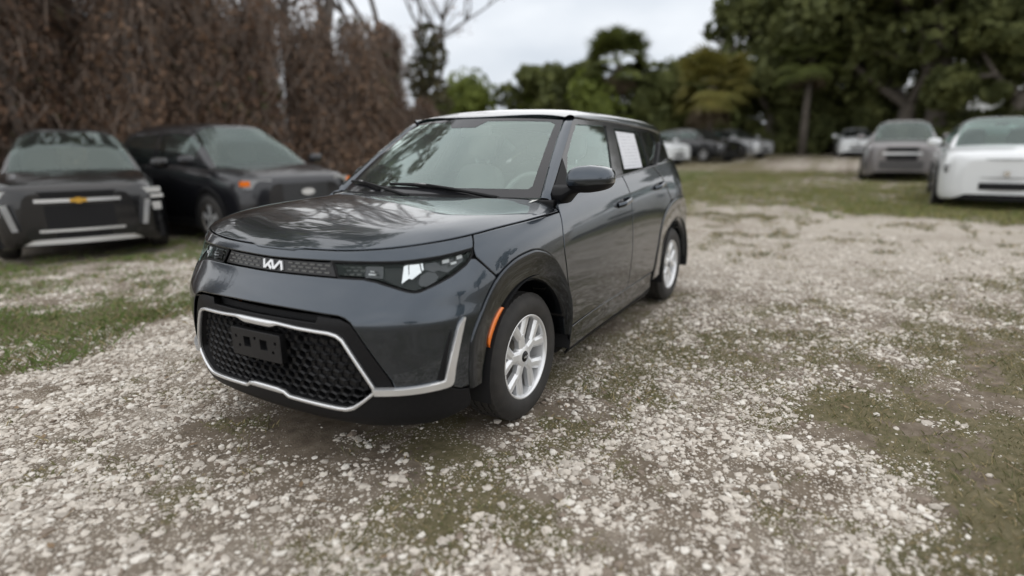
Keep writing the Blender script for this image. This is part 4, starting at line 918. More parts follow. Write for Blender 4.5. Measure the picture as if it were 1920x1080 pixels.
def ground_mat():
    m = bpy.data.materials.new('gravel_and_earth'); m.use_nodes = True; nt = m.node_tree; N = nt.nodes.new; L = nt.links.new; b = nt.nodes['Principled BSDF']; b.inputs['Roughness'].default_value = .95; b.inputs['Specular IOR Level'].default_value = .15
    tc = N('ShaderNodeTexCoord'); at = N('ShaderNodeAttribute'); at.attribute_name = 'cover'; sp = N('ShaderNodeSeparateColor'); L(at.outputs['Color'], sp.inputs[0]); far = at.outputs['Alpha']
    def noise(sc, det=5, rough=.55):
        n = N('ShaderNodeTexNoise'); n.inputs['Scale'].default_value = sc; n.inputs['Detail'].default_value = det; n.inputs['Roughness'].default_value = rough; L(tc.outputs['Object'], n.inputs['Vector']); return n
    def ramp(src, stops):
        r = N('ShaderNodeValToRGB'); e = r.color_ramp.elements
        while len(e) < len(stops): e.new(.5)
        for k, (p, c) in enumerate(stops): e[k].position = p; e[k].color = (*c, 1)
        L(src, r.inputs[0]); return r.outputs[0]
    def mix(f, a, c):
        x = N('ShaderNodeMix'); x.data_type = 'RGBA'
        for s, v in ((0, f), (6, a), (7, c)):
            if isinstance(v, (int, float)): x.inputs[s].default_value = v
            else: L(v, x.inputs[s])
        return x.outputs[2]
    def math_(op, a, c=None, cl=False):
        x = N('ShaderNodeMath'); x.operation = op; x.use_clamp = cl
        for s, v in ((0, a), (1, c)):
            if v is None: continue
            if isinstance(v, (int, float)): x.inputs[s].default_value = v
            else: L(v, x.inputs[s])
        return x.outputs[0]
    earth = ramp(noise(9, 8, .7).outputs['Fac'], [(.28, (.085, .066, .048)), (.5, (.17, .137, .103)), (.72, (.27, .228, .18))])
    sand = ramp(noise(30, 6, .7).outputs['Fac'], [(.3, (.33, .288, .238)), (.7, (.60, .545, .475))])
    green = ramp(noise(22, 8, .75).outputs['Fac'], [(.25, (.055, .050, .028)), (.42, (.105, .097, .047)), (.55, (.155, .135, .075)), (.72, (.225, .188, .12))])
    vo = N('ShaderNodeTexVoronoi'); vo.inputs['Scale'].default_value = 62; vo.inputs['Randomness'].default_value = 1; L(tc.outputs['Object'], vo.inputs['Vector'])
    v2 = N('ShaderNodeTexVoronoi'); v2.inputs['Scale'].default_value = 130; L(tc.outputs['Object'], v2.inputs['Vector'])
    cs = N('ShaderNodeSeparateColor'); L(vo.outputs['Color'], cs.inputs[0]); stone = ramp(cs.outputs[0], [(0, (.27, .235, .195)), (.35, (.48, .435, .375)), (1, (.78, .73, .65))])
    cs2 = N('ShaderNodeSeparateColor'); L(v2.outputs['Color'], cs2.inputs[0]); stone2 = ramp(cs2.outputs[1], [(0, (.22, .19, .155)), (.4, (.41, .365, .31)), (1, (.68, .63, .555))])
    in1 = math_('GREATER_THAN', math_('SUBTRACT', .60, vo.outputs['Distance']), math_('MULTIPLY', cs.outputs[1], .62))
    in2 = math_('GREATER_THAN', .52, v2.outputs['Distance'])
    has = math_('GREATER_THAN', math_('MULTIPLY', sp.outputs[0], math_('ADD', .38, math_('MULTIPLY', far, .7))), cs.outputs[2]); has2 = math_('GREATER_THAN', math_('MULTIPLY', sp.outputs[0], math_('ADD', .55, math_('MULTIPLY', far, .6))), cs2.outputs[2])
    worn = math_('MULTIPLY', math_('SUBTRACT', noise(2.6, 4, .6).outputs['Fac'], .40), 2.6, True)
    base = mix(math_('MULTIPLY', sp.outputs[0], math_('MAXIMUM', math_('MULTIPLY', far, .85), math_('MULTIPLY', worn, .85))), earth, sand)
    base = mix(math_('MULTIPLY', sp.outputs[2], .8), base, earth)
    gf = math_('GREATER_THAN', math_('ADD', sp.outputs[1], math_('MULTIPLY', math_('SUBTRACT', noise(14, 6, .7).outputs['Fac'], .5), 1.4)), .55)
    base = mix(math_('MULTIPLY', gf, .85), base, green)
    base = mix(math_('MULTIPLY', in2, has2), base, stone2)
    col = mix(math_('MULTIPLY', in1, has), base, stone)
    L(col, b.inputs['Base Color'])
    h = math_('ADD', math_('MULTIPLY', math_('MULTIPLY', in1, has), math_('SUBTRACT', .7, vo.outputs['Distance'])), math_('MULTIPLY', noise(90, 6, .7).outputs['Fac'], .7))
    bp = N('ShaderNodeBump'); bp.inputs['Strength'].default_value = .9; bp.inputs['Distance'].default_value = .012; L(h, bp.inputs['Height']); L(bp.outputs[0], b.inputs['Normal'])
    return m
def make_ground():
    def axis(lo, hi, flo, fhi, d):
        a = np.arange(flo, fhi + d, d); l = flo - np.geomspace(d * 1.5, flo - lo, 38)[::-1]; h = fhi + np.geomspace(d * 1.5, hi - fhi, 38); return np.concatenate([l, a, h])
    X = axis(-420, 300, -9, 2.6, .07); Y = axis(-350, 350, -7, 5, .07)
    gx, gy = np.meshgrid(X, Y, indexing='ij'); x, y = gx.ravel(), gy.ravel(); z = ground_z(x, y); nx, ny = len(X), len(Y)
    i, j = np.meshgrid(np.arange(nx - 1), np.arange(ny - 1), indexing='ij'); k = (i * ny + j).ravel(); F = np.stack([k, k + ny, k + ny + 1, k + 1], 1)
    o = fast_mesh('ground', np.stack([x, y, z], 1), F, ground_mat(), smooth=True); o['kind'] = 'structure'
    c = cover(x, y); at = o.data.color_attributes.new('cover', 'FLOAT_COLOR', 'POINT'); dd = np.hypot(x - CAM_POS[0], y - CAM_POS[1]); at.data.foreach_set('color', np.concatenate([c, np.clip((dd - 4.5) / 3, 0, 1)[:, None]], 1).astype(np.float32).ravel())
    return o
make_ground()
FW = np.array([-.8803, -.4744]); RT = np.array([-.4744, .8803])
def in_view(x, y, margin=1.14):
    dx, dy = x - CAM_POS[0], y - CAM_POS[1]; f = dx * FW[0] + dy * FW[1]; l = dx * RT[0] + dy * RT[1]; dep = f * .97 + .32
    px = l / np.maximum(dep, .01) * 1066.7 + 1009.5
    return (dep > 1.35) & (px > 960 - 960 * margin) & (px < 960 + 960 * margin), dep
def scatter_stones():
    r = np.random.default_rng(3); t = (1 + 5**.5) / 2
    ico = np.array([(-1, t, 0), (1, t, 0), (-1, -t, 0), (1, -t, 0), (0, -1, t), (0, 1, t), (0, -1, -t), (0, 1, -t), (t, 0, -1), (t, 0, 1), (-t, 0, -1), (-t, 0, 1)]) / math.hypot(1, t)
    fac = np.array([(0, 11, 5), (0, 5, 1), (0, 1, 7), (0, 7, 10), (0, 10, 11), (1, 5, 9), (5, 11, 4), (11, 10, 2), (10, 7, 6), (7, 1, 8), (3, 9, 4), (3, 4, 2), (3, 2, 6), (3, 6, 8), (3, 8, 9), (4, 9, 5), (2, 4, 11), (6, 2, 10), (8, 6, 7), (9, 8, 1)])
    n = 1300000; x = r.uniform(-7, 2.2, n); y = r.uniform(-5.5, 4.2, n); ok, dep = in_view(x, y)
    under = (np.abs(y) < .80) & (x < .55) & (x > -3.1)
    ok &= ~(under & (r.random(n) < .9)); x, y, dep = x[ok], y[ok], dep[ok]
    c = cover(x, y); cl = .55 * vnoise(x, y, .075, 31) + .45 * vnoise(x, y, .17, 32); p = np.clip(c[:, 0] * 1.25 - .12, .02, 1) * (1 - .45 * c[:, 1]) * np.clip((cl - .30) * 3.2, .12, 1) * np.clip(1.3 - dep / 6.0, .10, 1)
    ok = r.random(len(x)) < p; x, y, dep, c = x[ok], y[ok], dep[ok], c[ok]
    n = min(len(x), 95000); x, y, dep = x[:n], y[:n], dep[:n]
    rad = np.clip(np.exp(r.normal(math.log(.0062), .55, n)), .0024, .024) * np.clip(.85 + dep * .05, 1, 1.3)
    pen = np.array([(math.cos(k * 1.2566), math.sin(k * 1.2566), 0) for k in range(5)] + [(0, 0, 1), (0, 0, -1)]); pf = np.array([(k, (k + 1) % 5, 5) for k in range(5)] + [((k + 1) % 5, k, 6) for k in range(5)])
    VV = []; FF = []; MI = []; base = 0
    for shape, faces, sel in ((ico, fac, rad > .0105), (pen, pf, rad <= .0105)):
        q = np.nonzero(sel)[0]; k = len(q); nv = len(shape)
        sh = np.stack([r.uniform(.75, 1.25, k), r.uniform(.75, 1.25, k), r.uniform(.36, .66, k)], 1)
        V = shape[None] * (1 + r.normal(0, .16, (k, nv, 1))) * sh[:, None] * rad[q][:, None, None]
        a = r.uniform(0, 2 * math.pi, k); b = r.normal(0, .35, k); ca, sa, cb, sb = np.cos(a)[:, None], np.sin(a)[:, None], np.cos(b)[:, None], np.sin(b)[:, None]
        X_, Y_, Z_ = V[..., 0], V[..., 1] * cb - V[..., 2] * sb, V[..., 1] * sb + V[..., 2] * cb
        VV.append(np.stack([X_ * ca - Y_ * sa + x[q][:, None], X_ * sa + Y_ * ca + y[q][:, None], Z_ + (ground_z(x[q], y[q]) + rad[q] * .06)[:, None]], 2).reshape(-1, 3))
        FF.append((faces[None] + (base + np.arange(k) * nv)[:, None, None]).reshape(-1, 3)); base += k * nv; MI.append(np.repeat(r.choice(4, k, p=[.44, .28, .18, .10]), len(faces)))
    V = np.concatenate(VV); F = np.concatenate(FF)
    mats = [mat('limestone_pale', (.66, .61, .54), .9, noise=(70, .25, (.50, .45, .39))), mat('limestone_grey', (.52, .475, .415), .9, noise=(70, .25, (.38, .34, .295))), mat('limestone_white', (.78, .745, .68), .9, noise=(60, .25, (.62, .58, .52))), mat('stone_brown', (.27, .22, .175), .9, noise=(60, .25, (.17, .135, .105)))]
    o = fast_mesh('gravel', V, F, None, smooth=False, mats=mats, midx=np.concatenate(MI))
    tag(o, 'loose pale crushed limestone gravel over the lot', 'gravel', kind='stuff'); print('stones', n)
scatter_stones()
def scatter_grass():
    r = np.random.default_rng(5); n = 1000000; x = r.uniform(-20, 2.2, n); y = r.uniform(-7, 6, n); ok, dep = in_view(x, y)
    ok &= ~((np.abs(y) < .85) & (x < .6) & (x > -3.2)); x, y, dep = x[ok], y[ok], dep[ok]
    c = cover(x, y); p = np.clip((c[:, 1] - .30) * 1.8, 0, 1) * np.clip(1.1 - dep / 20, .3, 1); ok = r.random(len(x)) < p; x, y, dep = x[ok][:150000], y[ok][:150000], dep[ok][:150000]; n = len(x)
    left = (y < -2.2) | (dep > 6.5)
    h = r.uniform(.008, .026, n) * np.where(left, 1.9, 1) * (.7 + .8 * vnoise(x, y, .4, 21)); w = r.uniform(.0014, .0030, n) * np.clip(dep / 3, 1, 3); a = r.uniform(0, 2 * math.pi, n); ln = r.uniform(.3, 1.5, n) * h; b = r.uniform(0, 2 * math.pi, n)
    z = ground_z(x, y) - .002; bx, by = np.cos(a) * w, np.sin(a) * w
    P = np.stack([np.stack([x - bx, y - by, z], 1), np.stack([x + bx, y + by, z], 1), np.stack([x + bx * .7 + np.cos(b) * ln * .4, y + by * .7 + np.sin(b) * ln * .4, z + h * .65], 1), np.stack([x + np.cos(b) * ln, y + np.sin(b) * ln, z + h], 1)], 1)
    F = (np.array([(0, 1, 2, 3)])[None] + (np.arange(n) * 4)[:, None, None]).reshape(-1, 4)
    mats = [mat('grass_green', (.115, .125, .048), .8), mat('grass_olive', (.165, .155, .07), .8), mat('grass_dry', (.32, .26, .14), .85), mat('grass_fresh', (.135, .19, .05), .8), mat('grass_yellow', (.28, .26, .08), .8)]
    o = fast_mesh('grass', P.reshape(-1, 3), F, None, mats=mats, midx=np.where((y < -2.2) & (r.random(n) < .6), 3, np.where((x < -8.5) & (r.random(n) < .6), np.where(r.random(n) < .5, 3, 4), r.choice(3, n, p=[.30, .38, .32])))); tag(o, 'thin short grass and moss growing through the gravel', 'grass', kind='stuff'); print('blades', n)
scatter_grass()
def scatter_litter():
    """dead leaves and bits of twig"""
    r = np.random.default_rng(9); V = []; F = []; k = 0
    for _ in range(420):
        x, y = r.uniform(-6, 2), r.uniform(-4.5, 4); ok, dep = in_view(np.array([x]), np.array([y]))
        if not ok[0] or (abs(y) < .8 and -3.1 < x < .6): continue
        z = float(ground_z(np.array([x]), np.array([y]))[0]) + .012; a = r.uniform(0, 6.28); s = r.uniform(.010, .024)
        if r.random() < .55: q = [(-1, 0, 0), (-.3, .42, .12), (.5, .36, .1), (1.1, 0, .2), (.5, -.36, .15), (-.3, -.42, .1)]
        else: s *= 2.4; q = [(-1, -.05, 0), (1, -.04, .1), (1, .04, .1), (-1, .05, 0)]
        V += [(x + s * (p[0] * math.cos(a) - p[1] * math.sin(a)), y + s * (p[0] * math.sin(a) + p[1] * math.cos(a)), z + s * p[2] * .8) for p in q]; F.append(tuple(range(k, k + len(q)))); k += len(q)
    o = mesh_obj('leaf_litter', V, F, mat('dead_leaf', (.17, .105, .06), .8, noise=(30, .3, (.26, .19, .11))), smooth=False); tag(o, 'scattered dead leaves and twigs lying on the gravel', 'leaf litter', kind='stuff')
scatter_litter()
# ---------------------------------------------------------------- trees and shrubs
def leaf_mat(name, c1, c2, c3=None, trans=.25):
    if name in _MATS: return _MATS[name]
    m = mat(name, c1, .75, spec=.25); nt = m.node_tree; b = nt.nodes['Principled BSDF']; N = nt.nodes.new
    tc = N('ShaderNodeTexCoord'); n = N('ShaderNodeTexNoise'); n.inputs['Scale'].default_value = .9; n.inputs['Detail'].default_value = 5; n.inputs['Roughness'].default_value = .7
    r = N('ShaderNodeValToRGB'); e = r.color_ramp.elements; e[0].position = .32; e[0].color = (*c1, 1); e[1].position = .68; e[1].color = (*c2, 1)
    if c3: k = e.new(.5); k.color = (*c3, 1)
    nt.links.new(tc.outputs['Object'], n.inputs['Vector']); nt.links.new(n.outputs['Fac'], r.inputs[0]); nt.links.new(r.outputs[0], b.inputs['Base Color'])
    tr = N('ShaderNodeBsdfTranslucent'); nt.links.new(r.outputs[0], tr.inputs[0]); mx = N('ShaderNodeMixShader'); mx.inputs[0].default_value = trans
    out = nt.nodes['Material Output']; nt.links.new(b.outputs[0], mx.inputs[1]); nt.links.new(tr.outputs[0], mx.inputs[2]); nt.links.new(mx.outputs[0], out.inputs[0]); return m
M_BARK = mat('bark_grey', (.16, .14, .12), .9, noise=(6, .2, (.085, .072, .06)), bump=(18, .6))
M_BARK2 = mat('bark_pale', (.20, .175, .155), .9, noise=(5, .2, (.10, .085, .075)), bump=(18, .6))
M_VINE = leaf_mat('dead_vine_leaves', (0.118, 0.070, 0.047), (0.324, 0.206, 0.142), (0.206, 0.130, 0.088), .38)
M_VINE2 = leaf_mat('brown_vine_leaves', (0.147, 0.096, 0.064), (0.392, 0.271, 0.191), (0.255, 0.166, 0.113), .38)
M_IVY = leaf_mat('ivy_leaves', (0.042, 0.048, 0.022), (0.140, 0.119, 0.063), (0.084, 0.078, 0.039), .15)
M_OAK = leaf_mat('oak_leaves', (0.046, 0.056, 0.021), (0.185, 0.198, 0.069), (0.100, 0.112, 0.039))
M_OAK2 = leaf_mat('olive_leaves', (0.052, 0.062, 0.022), (0.184, 0.202, 0.067), (0.107, 0.122, 0.040))
M_BRIGHT = leaf_mat('bright_leaves', (0.068, 0.090, 0.021), (0.210, 0.255, 0.053), (0.135, 0.165, 0.033))
M_PALM = leaf_mat('palm_fronds', (0.048, 0.063, 0.018), (0.180, 0.203, 0.053), (0.105, 0.123, 0.033))
M_PALMY = leaf_mat('yellow_palm_fronds', (0.091, 0.091, 0.023), (0.260, 0.221, 0.065), (0.169, 0.156, 0.039))
M_SKIRT = leaf_mat('dead_fronds', (.09, .07, .045), (.22, .17, .11))
def leaves_in(r, blobs, n, size, flat=.0, shell=.55):
    """leaf-sized faces spread through ellipsoids (centre, radii)"""
    vol = np.array([b[1][0] * b[1][1] * b[1][2] for b in blobs])**.67; idx = r.choice(len(blobs), n, p=vol / vol.sum())
    C = np.array([b[0] for b in blobs])[idx]; Rr = np.array([b[1] for b in blobs])[idx]
    d = r.normal(size=(n, 3)); d /= np.linalg.norm(d, axis=1)[:, None]; rad = r.uniform(shell, 1.08, n)**.6
    P = C + d * Rr * rad[:, None]; s = size * np.clip(np.exp(r.normal(0, .45, n)), .4, 2.6)
    a = r.normal(size=(n, 3)); a /= np.linalg.norm(a, axis=1)[:, None]; b = np.cross(a, d + .5 * r.normal(size=(n, 3))); b /= np.linalg.norm(b, axis=1)[:, None] + 1e-9
    V = np.stack([P - a * s[:, None] * .5, P + b * s[:, None] * .32, P + a * s[:, None] * .5, P - b * s[:, None] * .32], 1)
    return V.reshape(-1, 3), np.arange(n * 4).reshape(-1, 4)
def branches(mb, r, p, d, L, rad, depth, tips, spread=.5, up=.12, m=0):
    n = 4; pts = [p]; q = np.array(p, float); dd = np.array(d, float)
    for i in range(n):
        dd = dd + r.normal(0, .10, 3) + [0, 0, up * .3]; dd /= np.linalg.norm(dd); q = q + dd * L / n; pts.append(q.copy())
    mb.tube(pts, np.linspace(rad, rad * .62, n + 1), 7 if depth > 1 else 5, caps=False, m=m)
    if depth == 0: tips.append(q); return
    for k in range(r.integers(2, 4)):
        nd = dd + r.normal(0, spread, 3); nd[2] += up; nd /= np.linalg.norm(nd); branches(mb, r, q, nd, L * r.uniform(.6, .85), rad * .62, depth - 1, tips, spread, up, m)
    if depth >= 2:
        nd = dd + r.normal(0, spread * 1.3, 3); nd /= np.linalg.norm(nd); branches(mb, r, pts[2], nd, L * .6, rad * .4, depth - 2, tips, spread, up, m)
def base_at(x, y): return (x, y, float(ground_z(np.array([x]), np.array([y]))[0]) - .05)
def tree(name, label, cat, x, y, h, w, m_leaf, seed, n=5000, size=.3, trunk=.25, low=.35, bark=None, group=None, gaps=1.0, depth=3):
    """forked trunk with a crown of leaf clumps round the branch tips"""
    r = np.random.default_rng(seed); T = empty(name, base_at(x, y)); tag(T, label, cat, group)
    mb = MB(); tips = []; L = h * low
    mb.tube([(0, 0, 0), (r.normal(0, .05) * h * .2, r.normal(0, .05) * h * .2, L * .5), (r.normal(0, .1), r.normal(0, .1), L)], [trunk * 1.35, trunk, trunk * .85], 10, caps=False)
    for k in range(4):
        a = k * 1.57 + r.uniform(0, 1); d = np.array([math.cos(a) * .8, math.sin(a) * .8, .9]); branches(mb, r, (0, 0, L * .95), d / np.linalg.norm(d), h * .26, trunk * .55, depth - 1, tips)
    mb.build('trunk', bark or M_BARK, T)
    tips = np.array(tips); c = tips.mean(0); sc = np.array([w / 2 / (np.abs(tips[:, 0] - c[0]).max() + .01), w / 2 / (np.abs(tips[:, 1] - c[1]).max() + .01)])
    blobs = []
    for t in tips:
        s = r.uniform(.085, .16) * (h + w) * .55 * gaps; blobs.append(((t[0] * min(1.4, sc[0]), t[1] * min(1.4, sc[1]), min(t[2], h * .95)), (s, s, s * .72)))
    for k in range(8):
        a = r.uniform(0, 6.28); q = r.uniform(.2, .5) * w; s = r.uniform(.10, .17) * (h + w) * .5 * gaps; blobs.append(((math.cos(a) * q, math.sin(a) * q, h * r.uniform(low + .08, .92)), (s, s, s * .7)))
    V, F = leaves_in(r, blobs, n, size); fast_mesh('crown', V, F, m_leaf, T); return T
def mound(name, label, cat, x, y, h, w, m_leaf, seed, n=7000, size=.2, core=None, group=None, lumps=16, stems=True):
    """shrub or vine-smothered tree: foliage from the ground up over a dark inside"""
    r = np.random.default_rng(seed); T = empty(name, base_at(x, y)); tag(T, label, cat, group); blobs = []
    for k in range(lumps):
        a = r.uniform(0, 6.28); q = w * .5 * r.uniform(.0, .75)**.7; z = h * r.uniform(.08, .86); t = 1 - .55 * (z / h)**1.6; s = r.uniform(.16, .30) * w * t + .10 * h * .4
        blobs.append(((math.cos(a) * q * t, math.sin(a) * q * t, z), (s, s, s * r.uniform(.8, 1.3))))
    V, F = leaves_in(r, blobs, n, size, shell=.7); fast_mesh('foliage', V, F, m_leaf, T)
    mb = MB()
    for c, q in blobs:
        mb.grid(superell(np.array(c), np.array(q) * .66, n=10, m=7, e=1))
    o = mb.build('inner_branches', core or m_leaf, T); o['kind'] = 'stuff'
    if stems:
        mb = MB(); mb.tube([(0, 0, 0), (.1, .05, h * .5), (.05, -.1, h * .97)], [.2, .14, .05], 8); mb.build('trunk', M_BARK, T)
    return T
def bare_tree(name, label, x, y, h, seed, trunk=.2, m=None, group=None, depth=4, ivy=0):
    r = np.random.default_rng(seed); T = empty(name, base_at(x, y)); tag(T, label, 'tree', group); mb = MB(); tips = []
    mb.tube([(0, 0, 0), (.15 * r.normal(), .15 * r.normal(), h * .25), (.2 * r.normal(), .2 * r.normal(), h * .5)], [trunk * 1.2, trunk, trunk * .8], 10, caps=False)
    for k in range(3):
        a = r.uniform(0, 6.28); d = np.array([math.cos(a) * .45, math.sin(a) * .45, 1]); branches(mb, r, (0, 0, h * (.34 + .07 * k)), d / np.linalg.norm(d), h * .22, trunk * .6, depth - 1, tips, .42, .15)
    mb.build('trunk', m or M_BARK2, T)
    if ivy:
        bl = [((r.normal(0, .25), r.normal(0, .25), z), (.55 * ivy * (1.3 - z / h), .55 * ivy * (1.3 - z / h), .7)) for z in np.linspace(.5, h * .62, 9)]
        V, F = leaves_in(r, bl, 5200, .17); fast_mesh('ivy', V, F, M_IVY, T)
    tw = [((t[0], t[1], t[2]), (.35, .35, .3)) for t in tips]
    V, F = leaves_in(r, tw, 900, .09); fast_mesh('twigs', V, F, M_VINE, T); return T
def palm(name, label, x, y, h, cr, seed, m_leaf=None, skirt=True, nf=34, group=None):
    """cabbage palm: trunk, round head of fan fronds, some dead ones hanging"""
    r = np.random.default_rng(seed); T = empty(name, base_at(x, y)); tag(T, label, 'palm', group); m_leaf = m_leaf or M_PALM
    mb = MB(); mb.tube([(0, 0, 0), (.06, 0, h * .5), (.0, .05, h)], [.24, .19, .20], 10); mb.build('trunk', M_BARK, T)
    def fronds(nm, k, lo, hi, m, ln):
        V = []; F = []
        for i in range(k):
            a = r.uniform(0, 6.28); el = r.uniform(lo, hi); d = np.array([math.cos(a) * math.cos(el), math.sin(a) * math.cos(el), math.sin(el)]); st = np.array([0, 0, h]); L = ln * r.uniform(.8, 1.1)
            mid = st + d * L * .5; side = np.cross(d, [0, 0, 1.]); side /= np.linalg.norm(side) + 1e-6; upv = np.cross(side, d)
            i0 = len(V); w = .02; V += [st - side * w, st + side * w, mid + side * w, mid - side * w]; F.append((i0, i0+1, i0+2, i0+3))
            for j in range(13):                                   # leaflets of the fan
                t = (j - 6) / 6 * 1.25; dr = d * math.cos(t) + side * math.sin(t) - np.array([0, 0, .20 + .1 * abs(t)]); dr /= np.linalg.norm(dr); e = mid + dr * L * .55; wv = np.cross(dr, upv); wv /= np.linalg.norm(wv) + 1e-6; q = .035 * L
                i0 = len(V); V += [mid, (mid + e) / 2 + wv * q, e - np.array([0, 0, .12 * L]), (mid + e) / 2 - wv * q]; F.append((i0, i0+1, i0+2, i0+3))
        mesh_obj(nm, V, F, m, T, smooth=False)
    fronds('crown', nf, -.5, 1.35, m_leaf, cr)
    if skirt: fronds('dead_fronds', nf // 3, -1.3, -.6, M_SKIRT, cr * .8)
    return T
def vine_bank_tree(name, label, x, y, h, w, m_leaf, seed, group, n=25000):
    """trunks and leaders under a curtain of dead vine: fine leaves and long hanging stems"""
    r = np.random.default_rng(seed); T = empty(name, base_at(x, y)); tag(T, label, 'tree', group); mb = MB(); tops = []
    for k in range(5):
        a = r.uniform(0, 6.28); q = w * .36 * r.uniform(.1, 1); p0 = np.array((math.cos(a) * q, math.sin(a) * q, 0)); hh = h * r.uniform(.72, 1.12)
        p1 = p0 + [r.normal(0, .25), r.normal(0, .25), hh * .5]; p2 = p0 + [r.normal(0, .5), r.normal(0, .5), hh]; mb.tube(smooth_line([p0, p1, p2], 5), np.linspace(.15, .05, 11), 7); tops.append((p0, p1, p2))
    mb.build('trunk', M_BARK2, T)
    # curtains: strips hanging from the leaders and draped to the ground
    blobs = []
    for p0, p1, p2 in tops:
        for t in np.linspace(.06, 1, 7):
            c = (1-t)**2 * p0 + 2*t*(1-t) * p1 + t*t * p2; s_ = w * (.30 - .15 * t) * r.uniform(.75, 1.2); blobs.append((c, (s_, s_, s_ * 1.15)))
    V1, F1 = leaves_in(r, blobs, n, .088, shell=.35)
    m = int(n * .35); vol = r.integers(0, len(blobs), m); C = np.array([b[0] for b in blobs])[vol]; Rr = np.array([b[1] for b in blobs])[vol]; d = r.normal(size=(m, 3)); d /= np.linalg.norm(d, axis=1)[:, None]
    P = C + d * Rr * r.uniform(.5, 1.05, m)[:, None]; ln = r.uniform(.2, .8, m); dn = np.stack([r.normal(0, .6, m), r.normal(0, .6, m), -np.ones(m)], 1); a = r.uniform(0, 6.28, m); wv = np.stack([np.cos(a), np.sin(a), 0 * a], 1) * r.uniform(.008, .022, m)[:, None]
    Q = P + dn * ln[:, None]; V2 = np.stack([P - wv, P + wv, Q + wv * .4, Q - wv * .4], 1).reshape(-1, 3); F2 = np.arange(m * 4).reshape(-1, 4)
    if seed % 2: V3, F3 = leaves_in(r, [blobs[k] for k in r.choice(len(blobs), 7, replace=False)], 1500, .13, shell=.8); fast_mesh('green_vine', V3, F3, M_IVY, T)
    fast_mesh('vine_leaves', V1, F1, m_leaf, T); fast_mesh('vine_stems', V2, F2, mat('vine_stem', (.20, .155, .125), .9, noise=(3, .3, (.10, .075, .06))), T)
    return T
# left: a bank of trees smothered in dead vines
VB = 'vine covered trees along the left edge of the lot'
for i, (x, y, h, w, mm, lb) in enumerate((
    (1.8, -16.4, 7.0, 5.2, M_VINE, 'brown vine mound continuing the bank beyond the left picture edge'),
    (5.2, -15.6, 6.6, 5.0, M_VINE2, 'last brown vine mound of the bank, far beyond the left picture edge'),
    (-1.6, -16.6, 7.6, 5.5, M_VINE2, 'brown vine smothered tree standing behind the black crossover at the picture edge'),
    (-4.6, -16.4, 7.6, 5.5, M_VINE, 'tall dead vine mound between the black crossover and the charcoal one'),
    (-7.0, -15.4, 6.6, 5.0, M_VINE2, 'pale brown vine mound directly behind the charcoal crossover'),
    (-9.3, -14.3, 5.8, 4.6, M_VINE, 'dark brown vine mound behind the charcoal crossover windscreen'),
    (-11.6, -13.4, 5.0, 4.4, M_VINE2, 'vine covered tree above the dark grey hatchback hood'),
    (-13.9, -12.9, 4.9, 3.6, M_VINE, 'vine draped tree at the right end of the brown bank'),
    (-3.0, -20.0, 8.2, 6, M_VINE, 'deep brown vine wall in the second row behind the black crossover'),
    (-6.6, -19.0, 7.8, 6, M_VINE2, 'rusty vine wall in the second row above the charcoal crossover'),
    (-10.2, -16.9, 6.4, 5, M_VINE, 'vine tangle in the second row between the leafless trees'),
    (-16.3, -13.6, 3.4, 3.2, M_VINE, 'low brown vine mound behind the dark grey hatchback roof'))):
    vine_bank_tree('vine_covered_tree', lb, x, y, h, w, mm, 38 + i, VB, n=25000 if x < 0 else 14000)
bare_tree('bare_tree', 'leafless pale grey tree rising above the brown vine bank', -14.2, -15.6, 12, 61, .26, group='leafless trees behind the vine bank')
bare_tree('bare_tree', 'leafless tree with two trunks behind the vine draped tree', -12.2, -15.5, 12, 62, .22, group='leafless trees behind the vine bank')
bare_tree('bare_tree', 'slender bare tree behind the tallest vine mound', -9.6, -17.5, 13, 63, .22, group='leafless trees behind the vine bank')
bare_tree('bare_tree', 'leafless tree beside the open sky at the end of the vine bank', -15.6, -14.4, 12, 64, .18, group='leafless trees behind the vine bank')
bare_tree('ivy_snag', 'bare snag wrapped in ivy standing alone against the sky', -20.0, -15.6, 10, 65, .20, M_BARK, ivy=1.9)
tree('oak_tree', 'tall oak behind the vine bank at the left edge', 'tree', -6.0, -17.4, 15.5, 11, M_OAK, 71, n=8500, size=.28, trunk=.35, low=.46, gaps=.60, group='tall oaks behind the vine bank')
tree('oak_tree', 'tall oak rising behind the pale brown vine mound', 'tree', -10.2, -19.5, 14, 8, M_OAK, 72, n=4200, size=.30, trunk=.33, low=.42, gaps=.58, group='tall oaks behind the vine bank')
# centre: far trees beyond the lot
mound('hedge_tree', 'bright green bushy tree beyond the car roof, next to the snag', 'tree', -33.0, -22.8, 6.2, 7.5, M_BRIGHT, 81, n=6000, size=.34, group='bright green trees in the distance')
mound('hedge_tree', 'bright green bushy tree left of the dark olive one', 'tree', -35.5, -18.9, 6.0, 6.0, M_BRIGHT, 82, n=5000, size=.34, group='bright green trees in the distance')
mound('hedge_tree', 'mid green bushy tree directly right of the tall palm', 'tree', -36.5, -8.2, 6.0, 7, M_OAK2, 141, n=6000, size=.34)
mound('hedge_tree', 'pale olive bushy tree behind the olive one', 'tree', -41, -17.8, 7.4, 8, M_OAK2, 142, n=6000, size=.36)
mound('hedge_tree', 'dull green bushy tree behind the snag and the roof edge', 'tree', -33, -26.5, 5.4, 8, M_OAK2, 143, n=6000, size=.36)
tree('olive_tree', 'dark olive tree to the left of the tall palm', 'tree', -35.2, -16.3, 7.4, 6, M_OAK2, 83, n=5200, size=.34)
palm('palm_tree', 'tall cabbage palm with a round head against the sky', -31.9, -10.8, 5.9, 2.5, 84, skirt=True, nf=60)
mound('understory_shrub', 'yellow green shrub under the tall cabbage palm', 'shrub', -31.0, -11.6, 5.2, 5.2, M_BRIGHT, 85, n=4500, size=.3)
